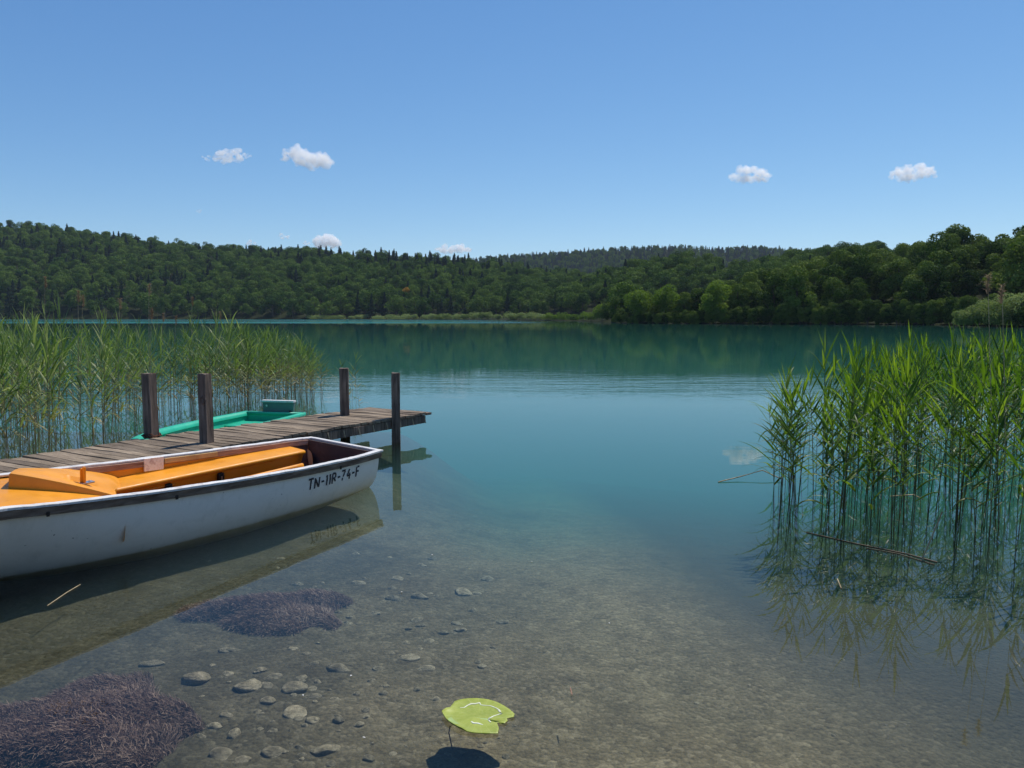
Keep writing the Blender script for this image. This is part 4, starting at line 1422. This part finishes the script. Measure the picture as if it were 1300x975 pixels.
# ------------------------------------------------------------------ trees
def shadeless_leaf(name, cols, trans, tf, nscale):
    return leafy(name, cols, trans, None, 0.8, 0.75, nscale, tf, spec=0.05)
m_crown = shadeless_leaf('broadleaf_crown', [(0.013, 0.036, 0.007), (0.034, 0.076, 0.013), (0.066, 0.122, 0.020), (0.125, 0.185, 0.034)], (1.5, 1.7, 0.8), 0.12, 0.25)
m_dark = shadeless_leaf('shore_crown', [(0.008, 0.022, 0.005), (0.026, 0.055, 0.010), (0.062, 0.108, 0.018), (0.14, 0.19, 0.035)], (1.5, 1.7, 0.8), 0.14, 0.25)  # near bank crowns: backlit shade put into darker leaf tones
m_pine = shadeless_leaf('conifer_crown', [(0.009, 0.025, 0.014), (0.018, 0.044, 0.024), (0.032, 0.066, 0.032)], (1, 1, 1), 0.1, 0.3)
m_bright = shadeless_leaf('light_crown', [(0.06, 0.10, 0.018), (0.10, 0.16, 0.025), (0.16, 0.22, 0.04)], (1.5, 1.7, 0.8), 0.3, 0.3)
m_yellow = shadeless_leaf('yellow_crown', [(0.30, 0.17, 0.02), (0.42, 0.24, 0.03), (0.5, 0.34, 0.06)], (1.3, 1.2, 0.8), 0.3, 0.3)
m_willow = shadeless_leaf('willow_leaf', [(0.13, 0.17, 0.05), (0.20, 0.25, 0.08), (0.29, 0.34, 0.14)], (1.3, 1.4, 0.9), 0.28, 0.3)
m_bark = principled('bark', lambda t: soft_rgb(t, coords(t), 4, (0.06, 0.045, 0.033), (0.16, 0.13, 0.10)), 0.95, None, 0.05)

def crown_np(rng, H, R, base, n, leaf, nl=13, flat=1.0, rr=(0.26, 0.46)):
    """leaf clumps spread over uneven lobes; tree foot at z = 0"""
    cz = (H + base) / 2; hz = (H - base) / 2
    C, r = [], []
    for i in range(nl):
        u = rng.normal(size=3); u /= np.linalg.norm(u)
        q = rng.uniform(0.3, 0.85)
        C.append([u[0] * R * q, u[1] * R * q, cz + u[2] * hz * q]); r.append(R * rng.uniform(*rr))
    C.append([0, 0, H - R * 0.45]); r.append(R * 0.45)
    C = np.array(C); r = np.array(r)
    wts = r ** 2 / np.sum(r ** 2)
    k = rng.choice(len(C), n, p=wts)
    u = rng.normal(size=(n, 3)); u[:, 2] += 0.25; u /= np.linalg.norm(u, axis=1)[:, None]
    rad = r[k] * np.where(rng.random(n) < 0.78, rng.uniform(0.86, 1.10, n), rng.uniform(0.35, 0.9, n))
    P = C[k] + u * rad[:, None] * np.array([1, 1, 0.85 * flat])
    P[:, 2] = np.maximum(P[:, 2], base * 0.6 + 0.2)
    nrm = u + rng.normal(scale=0.55, size=(n, 3)); nrm /= np.linalg.norm(nrm, axis=1)[:, None]
    a_ = np.cross(nrm, rng.normal(size=(n, 3))); a_ /= np.linalg.norm(a_, axis=1)[:, None]
    b_ = np.cross(nrm, a_)
    s = leaf * rng.uniform(0.6, 1.3, n)[:, None]
    V = np.stack([P - a_ * s, P - b_ * s * 0.6 + nrm * s * .15, P + a_ * s, P + b_ * s * 0.6 + nrm * s * .15], 1).reshape(-1, 3)
    Q = np.arange(4 * n).reshape(n, 4)
    return V, Q
def conifer_np(rng, H, R, n, leaf):
    q = rng.random(n) ** 0.75
    z = H * (1 - q * 0.93)
    tier = 0.72 + 0.28 * np.sin(z / H * 38 + rng.uniform(0, 6))
    rad = R * q * tier * rng.uniform(0.55, 1.05, n)
    az = rng.uniform(0, 2 * np.pi, n)
    P = np.stack([np.cos(az) * rad, np.sin(az) * rad, z], 1)
    d = np.stack([np.cos(az), np.sin(az), np.full(n, -0.35)], 1)
    sd = np.stack([-np.sin(az), np.cos(az), rng.normal(scale=.4, size=n)], 1)
    s = leaf * rng.uniform(0.6, 1.3, n)[:, None]
    V = np.stack([P - d * s, P - sd * s * .55, P + d * s, P + sd * s * .55], 1).reshape(-1, 3)
    return V, np.arange(4 * n).reshape(n, 4)
def trunk_np(H, r, base):
    V, Q = tube_np([(0, 0, -1.0), (0, 0, base), (0.1, 0.05, H * 0.6), (0.05, 0.1, H * 0.85)], [r * 1.25, r, r * 0.6, r * 0.15], 6)
    a = NP(); a.add(V, Q)
    for k in range(5):
        az = k * 2.4; z = base + (H * 0.7 - base) * k / 5
        d = np.array([math.cos(az), math.sin(az), 0.9])
        V, Q = tube_np([(0.05, 0.03, z), d * H * 0.13 + [0, 0, z], d * H * 0.22 + [0, 0, z + 0.3]], [r * .4, r * .25, r * .08], 4)
        a.add(V, Q)
    return a.arrays()

KINDS = []      # (crown mesh, trunk mesh, name)
def add_kind(V, Q, mat, H, r, base):
    KINDS.append((np_mesh('crown', V, Q, mat), np_mesh('trunk', *trunk_np(H, r, base), m_bark, True)))
    return len(KINDS) - 1
NEAR_B, FAR_B, FAR_C = [], [], []
for k in range(5):
    rng = np.random.default_rng(k + 1)
    H, R = 13.0, rng.uniform(4.2, 5.2)
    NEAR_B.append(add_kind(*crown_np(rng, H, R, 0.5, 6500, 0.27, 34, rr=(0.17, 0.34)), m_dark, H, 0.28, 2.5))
for k in range(6):
    rng = np.random.default_rng(k + 21)
    H, R = 11.5, rng.uniform(4.3, 5.6)
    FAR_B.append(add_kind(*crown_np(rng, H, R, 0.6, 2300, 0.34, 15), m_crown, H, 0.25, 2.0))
for k in range(3):
    rng = np.random.default_rng(k + 41)
    FAR_C.append(add_kind(*conifer_np(rng, 12.0, 3.3, 1300, 0.50), m_pine, 12.0, 0.22, 1.5))

trees = []   # x, y, z, scale, kind, zone
def scatter(px0, px1, Y0f, Y1f, step, zone, conf, smin, smax):
    Y = 0
    Ymin = min(Y0f(p) for p in np.linspace(px0, px1, 60)); Ymax = max(Y1f(p) for p in np.linspace(px0, px1, 60))
    y = Ymin
    while y < Ymax:
        st = step * (1 + 0.25 * (y - Ymin) / max(Ymax - Ymin, 1))
        x = (px0 - CX) / F * y
        while x < (px1 - CX) / F * y:
            xx = x + random.uniform(-.45, .45) * st; yy = y + random.uniform(-.45, .45) * st
            px = CX + xx / yy * F
            if Y0f(px) <= yy <= Y1f(px):
                trees.append((xx, yy, zone, conf(px, yy), random.uniform(smin, smax)))
            x += st
        y += st * 0.9
ipf = lambda tab, add=0: (lambda p: float(ip(p, tab)) + add)
def conf_a(px, y):
    f = 0.06 + 0.4 * smooth01((float(vnoise(px / 90, y / 60, 31)) - 0.6) / 0.2)
    cr = float(ip(px, LAY[0]['crest']))
    if y > cr - 70: f += 0.12
    return random.random() < f
scatter(-330, 800, ipf(WOOD, 2), lambda p: float(ip(p, LAY[0]['crest'])) + 45, 8.0, 'A', conf_a, 0.60, 1.30)
scatter(720, 1060, lambda p: 402.0, lambda p: 545.0, 8.2, 'B', lambda p, y: random.random() < 0.08, 0.65, 1.25)
scatter(940, 1500, lambda p: 300.0, lambda p: 490.0, 7.4, 'C', lambda p, y: random.random() < 0.10, 0.75, 1.15)
scatter(480, 1120, lambda p: 1380.0, lambda p: 1640.0, 9.0, 'D', lambda p, y: random.random() < 0.6, 0.8, 1.2)
scatter(782, 1700, lambda p: float(ip(p, SHORE)) + 3 + 24 * float(smooth01((p - 1185) / 40)), lambda p: float(ip(p, LAY[4]['crest'])) + 20, 6.6, 'E', lambda p, y: False, 0.60, 1.22)

for px in np.arange(778, 1420, 2.6):
    Y = float(ip(px, SHORE)) + random.uniform(-0.4, 3.0)
    trees.append(((px - CX) / F * Y, Y, 'E', False, random.uniform(0.22, 0.45)))
T = np.array([(a, b_) for a, b_, *_ in trees])
TPX = CX + T[:, 0] / T[:, 1] * F
TZ = terrain_z(TPX, T[:, 1])
recs = []
ESZ = [(760, 0.45), (790, 0.5), (860, 0.62), (960, 0.80), (1060, 0.98), (1300, 1.05)]
for i, (x, y, zone, cf, sc) in enumerate(trees):
    kset = FAR_C if cf else (NEAR_B if zone == 'E' or (zone == 'C' and y < 345) else FAR_B)
    k = kset[int(RNG.integers(len(kset)))]
    if zone == 'D': sc *= 1.05
    if zone == 'E': sc *= float(ip(TPX[i], ESZ))
    Hh = (12.0 if cf else (13 if kset is NEAR_B else 11.5)) * sc
    recs.append([x, y, TZ[i] - 0.2, sc, k, zone, Hh, cf])
# which trees show largest
order = sorted(range(len(recs)), key=lambda i: recs[i][1])
run = np.full(1301, 500.0)
score = {}
for i in order:
    x, y, z, sc, k, zone, Hh, cf = recs[i]
    px = CX + x / y * F
    half = 4.0 * sc / y * F * (0.6 if cf else 1)
    ty = HY - (z + Hh - CAMZ) / y * F
    by = HY - (z + 1 - CAMZ) / y * F
    a, b_ = int(max(0, px - half)), int(min(1300, px + half))
    if b_ <= a or px < -5 or px > 1305: continue
    vis = np.clip(np.minimum(run[a:b_], by) - (ty + 2), 0, None)
    score[i] = float(np.sum(vis))
    inner = slice(int(max(0, px - half * .8)), int(min(1300, px + half * .8)))
    run[inner] = np.minimum(run[inner], ty + 3)
best = set(sorted(score, key=score.get, reverse=True)[:292])
ZL_ = {'A': ('on the long wooded slope across the lake', 'trees on the far slope'), 'B': ('on the low round knoll past the marsh', 'trees on the round knoll'), 'C': ('on the rise behind the dark shore trees', 'trees on the rise behind the shore trees'), 'D': ('on the distant bluish ridge', 'trees on the distant ridge'), 'E': ('on the dark near bank opposite the jetty', 'trees on the near bank')}
pts_, sc_l, rot_l, id_l = [], [], [], []
for i, (x, y, z, sc, k, zone, Hh, cf) in enumerate(recs):
    rz = random.uniform(0, 6.283)
    sxy = sc * random.uniform(0.9, 1.12)
    if i in best:
        o = empty('conifer' if cf else 'broadleaf_tree', (x, y, z), rz)
        o.scale = (sxy, sxy, sc)
        wh, grp = ZL_[zone]
        tag(o, ('narrow dark conifer ' if cf else 'dense green broadleaf tree ') + wh, 'tree', grp)
        link('trunk', KINDS[k][1], o)
        link('crown', KINDS[k][0], o)
    else:
        pts_.append((x, y, z)); sc_l.append((sxy, sxy, sc)); rot_l.append((0, 0, rz)); id_l.append(k)
print('trees', len(recs), 'stuff', len(pts_))
# the rest of the wood: one object, crowns instanced on its points
pc_ = bpy.data.collections.new('tree_kinds')
for k, (cm, tm) in enumerate(KINDS):
    pc_.objects.link(bpy.data.objects.new('tree_kind_%02d' % k, cm))
me = bpy.data.meshes.new('forest')
me.from_pydata(pts_, [], [])
a = me.attributes.new('tree_scale', 'FLOAT_VECTOR', 'POINT'); a.data.foreach_set('vector', np.array(sc_l, dtype=np.float32).ravel())
a = me.attributes.new('tree_turn', 'FLOAT_VECTOR', 'POINT'); a.data.foreach_set('vector', np.array(rot_l, dtype=np.float32).ravel())
a = me.attributes.new('tree_kind', 'INT', 'POINT'); a.data.foreach_set('value', np.array(id_l, dtype=np.int32))
forest = link('forest', me)
tag(forest, 'mixed wood of green trees covering the hills around the lake', 'forest', kind='stuff')
ng = bpy.data.node_groups.new('forest_nodes', 'GeometryNodeTree')
ng.interface.new_socket('Geometry', in_out='INPUT', socket_type='NodeSocketGeometry')
ng.interface.new_socket('Geometry', in_out='OUTPUT', socket_type='NodeSocketGeometry')
gi = ng.nodes.new('NodeGroupInput'); go = ng.nodes.new('NodeGroupOutput')
ci = ng.nodes.new('GeometryNodeCollectionInfo'); ci.inputs[0].default_value = pc_; ci.inputs[1].default_value = True; ci.inputs[2].default_value = True
iop = ng.nodes.new('GeometryNodeInstanceOnPoints'); iop.inputs['Pick Instance'].default_value = True
def attr(nm, dt):
    n_ = ng.nodes.new('GeometryNodeInputNamedAttribute'); n_.data_type = dt; n_.inputs[0].default_value = nm
    return n_.outputs[0]
e2r = ng.nodes.new('FunctionNodeEulerToRotation')
ng.links.new(attr('tree_turn', 'FLOAT_VECTOR'), e2r.inputs[0])
ng.links.new(gi.outputs[0], iop.inputs['Points'])
ng.links.new(ci.outputs[0], iop.inputs['Instance'])
ng.links.new(attr('tree_kind', 'INT'), iop.inputs['Instance Index'])
ng.links.new(e2r.outputs[0], iop.inputs['Rotation'])
ng.links.new(attr('tree_scale', 'FLOAT_VECTOR'), iop.inputs['Scale'])
ng.links.new(iop.outputs[0], go.inputs[0])
md = forest.modifiers.new('wood', 'NODES'); md.node_group = ng

def single_tree(px, ybase, Y, H, R, mat, label, seed, n=3000, leaf=0.3, name='broadleaf_tree', cat='tree', base=None, group=None, z=None, flat=1.0, nl=20):
    rng = np.random.default_rng(seed)
    x = (px - CX) / F * Y
    zz = float(terrain_z(px, Y)) if z is None else z
    o = empty(name, (x, Y, zz - 0.1))
    tag(o, label, cat, group)
    b0 = H * 0.12 if base is None else base
    link('trunk' if cat == 'tree' else 'stem', np_mesh('trunk', *trunk_np(H * 0.9, 0.02 * H + 0.02, b0), m_bark, True), o)
    link('crown' if cat == 'tree' else 'foliage', np_mesh('crown', *crown_np(rng, H, R, b0, n, leaf, nl, flat), mat), o)
    return o
# trees with lighter leaf colour at the tip of the near bank
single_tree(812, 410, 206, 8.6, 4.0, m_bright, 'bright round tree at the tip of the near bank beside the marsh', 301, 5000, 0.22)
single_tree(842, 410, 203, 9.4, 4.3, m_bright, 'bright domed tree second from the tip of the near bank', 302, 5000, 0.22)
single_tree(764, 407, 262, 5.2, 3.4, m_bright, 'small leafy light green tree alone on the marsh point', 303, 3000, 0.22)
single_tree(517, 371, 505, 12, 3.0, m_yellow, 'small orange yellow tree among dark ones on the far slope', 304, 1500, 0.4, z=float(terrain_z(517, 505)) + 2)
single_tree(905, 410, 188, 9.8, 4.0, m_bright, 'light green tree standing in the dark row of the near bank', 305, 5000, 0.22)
# marsh shrubs
k = 0
rs = random.Random(12)
for px in np.arange(392, 752, 10.5):
    Y = float(ip(px, SHORE)) + rs.uniform(3, 14)
    H = rs.uniform(1.8, 3.6) * (1.15 if px > 560 else 0.9)
    if px < 490: H *= 0.7
    if px > 690: H *= 0.85
    single_tree(px + rs.uniform(-4, 4), 0, Y, H, rs.uniform(2.4, 4.2) * Y / 400, m_willow if px < 690 else m_bright, 'low pale willow shrub on the marsh edge below the wooded slope' if px < 690 else 'low bright green shrub on the marsh point', 400 + k, 900, 0.27, 'shrub', 'shrub', 0.2, 'shrubs along the marsh', flat=0.8)
    k += 1
# big willow bush by the near bank
for j, (px, Y, H, R, lb) in enumerate(((1226, 134, 2.8, 2.6, 'low outer willow bush at the water edge below the dark bank'), (1258, 133, 4.6, 4.4, 'broad pale willow bush overhanging the water in front of the dark bank'), (1300, 130, 5.2, 4.6, 'tallest pale willow bush cut by the picture edge before the dark bank'), (1345, 124, 5.5, 5.0, 'pale willow bush mostly outside the picture beyond the tallest one'))):
    single_tree(px, 0, Y, H, R, m_willow, lb, 500 + j, 9000, 0.14, 'willow_bush', 'bush', 0.2, 'willow bushes by the near bank', z=0.15, flat=0.9, nl=22)

# ------------------------------------------------------------------ clouds
m_cloud = bpy.data.materials.new('cloud_vapour')
t = nt(m_cloud)
out = N(t, 'ShaderNodeOutputMaterial')
pv = N(t, 'ShaderNodeVolumePrincipled')
pv.inputs['Color'].default_value = (0.999, 0.999, 0.999, 1)
cn = noise(t, coords(t, (5.0, 2.0, 2.2), 'Generated'), 1.6, 6, 0.68, 0.5)
L(t, ramp(t, cn, [(0.36, (0, 0, 0)), (0.56, (0.055,) * 3)]), pv.inputs['Density'])
pv.inputs['Anisotropy'].default_value = 0.35
L(t, pv.outputs[0], out.inputs['Volume'])
CL = [
    (287, 199, 66, 17, 3000, 'flat lens shaped white cloud, the leftmost of the high ones', 1),
    (388, 203, 74, 27, 3000, 'ragged white cloud sloping down beside the flat lens shaped one', 2),
    (952, 223, 54, 23, 2900, 'compact bumpy white cloud above the distant ridge', 3),
    (1161, 221, 62, 25, 2900, 'smooth domed white cloud above the near bank trees', 4),
    (415, 308, 36, 20, 6000, 'white cloud head peeking over the long wooded slope', 5),
    (575, 317, 50, 17, 6000, 'pair of white cloud heads resting on the lowest skyline', 6),
    (319, 309, 15, 8, 6000, 'faint little cloud scrap just above the wooded skyline', 7),
    (361, 300, 14, 9, 6000, 'small faint cloud wisp between the scrap and the cloud head', 8),
    (389, 309, 10, 7, 6000, 'tiniest cloud puff next to the cloud head over the slope', 9),
    (253, 268, 7, 6, 4000, 'lone tiny cloud speck high over the wooded slope', 10),
]
for px, py, wpx, hpx, Dd, lb, seed in CL:
    rng = random.Random(seed * 17)
    c = np.array([0, 0, CAMZ]) + ray(px, py) / ray(px, py)[1] * Dd
    W, Hc = wpx / F * Dd / 2, hpx / F * Dd / 2
    bm = bmesh.new()
    nb_ = 44 if wpx > 30 else 10
    for k in range(nb_):
        u = rng.uniform(-1, 1)
        env = (1 - abs(u) ** 2.4) ** 0.6
        if seed == 2: tilt = -0.32 * u
        elif seed == 1: tilt = 0.25 * u; 
        else: tilt = 0
        if seed == 1: env = (1 - min(1, abs((u - 0.35) / (1.35 if u < .35 else .65))) ** 2) ** 0.7
        if seed == 3: env *= 0.75 + 0.35 * abs(math.sin(u * 3.0))
        if seed == 6: env *= 0.45 + 0.65 * abs(math.cos(u * 2.2))
        rr = Hc * rng.uniform(0.24, 0.50) * (0.4 + 0.6 * env)
        zz = (rng.uniform(-0.55, 0.75) * env + tilt) * Hc
        yy = rng.uniform(-0.5, 0.5) * W * 0.6
        bmesh.ops.create_icosphere(bm, subdivisions=3, radius=rr, matrix=Matrix.Translation((u * W * 0.88, yy, zz)) @ Matrix.Diagonal((1.3, 1.2, 0.9, 1)))
    me = bpy.data.meshes.new('cloud'); bm.to_mesh(me); bm.free()
    me.materials.append(m_cloud)
    o = link('cloud', me, None, tuple(c))
    rm = o.modifiers.new('join', 'REMESH'); rm.mode = 'VOXEL'; rm.voxel_size = max(Hc / 14, 1.0)
    tx = bpy.data.textures.new('cloud_billow', 'CLOUDS'); tx.noise_scale = Hc * 0.55; tx.noise_depth = 4
    dm = o.modifiers.new('billow', 'DISPLACE'); dm.texture = tx; dm.strength = Hc * 0.8; dm.mid_level = 0.5; dm.texture_coords = 'LOCAL'
    tag(o, lb, 'cloud')

# ------------------------------------------------------------------ air
m_haze = bpy.data.materials.new('haze_air')
t = nt(m_haze)
out = N(t, 'ShaderNodeOutputMaterial')
pv = N(t, 'ShaderNodeVolumePrincipled')
pv.inputs['Color'].default_value = (0.70, 0.82, 1.0, 1)
pv.inputs['Density'].default_value = 0.00006
pv.inputs['Anisotropy'].default_value = 0.1
L(t, pv.outputs[0], out.inputs['Volume'])
o = MB().box((0, 0, 93.0), (5200, 19000, 214)).build('haze', m_haze)
tag(o, kind='stuff')

# ------------------------------------------------------------------ render settings
scene.render.engine = 'CYCLES'
cy = scene.cycles
cy.use_denoising = True
try:
    cy.denoiser = 'OPENIMAGEDENOISE'
    cy.denoising_prefilter = 'ACCURATE'
except Exception:
    pass
cy.max_bounces = 16
cy.diffuse_bounces = 3
cy.glossy_bounces = 4
cy.transmission_bounces = 4
cy.volume_bounces = 12
cy.transparent_max_bounces = 16
cy.caustics_reflective = False
cy.caustics_refractive = False
cy.sample_clamp_indirect = 6
cy.use_adaptive_sampling = True
cy.adaptive_threshold = 0.02
scene.view_settings.view_transform = 'Standard'
scene.view_settings.look = 'None'
scene.view_settings.exposure = 0.0
scene.view_settings.gamma = 1.0
scene.view_settings.use_curve_mapping = False
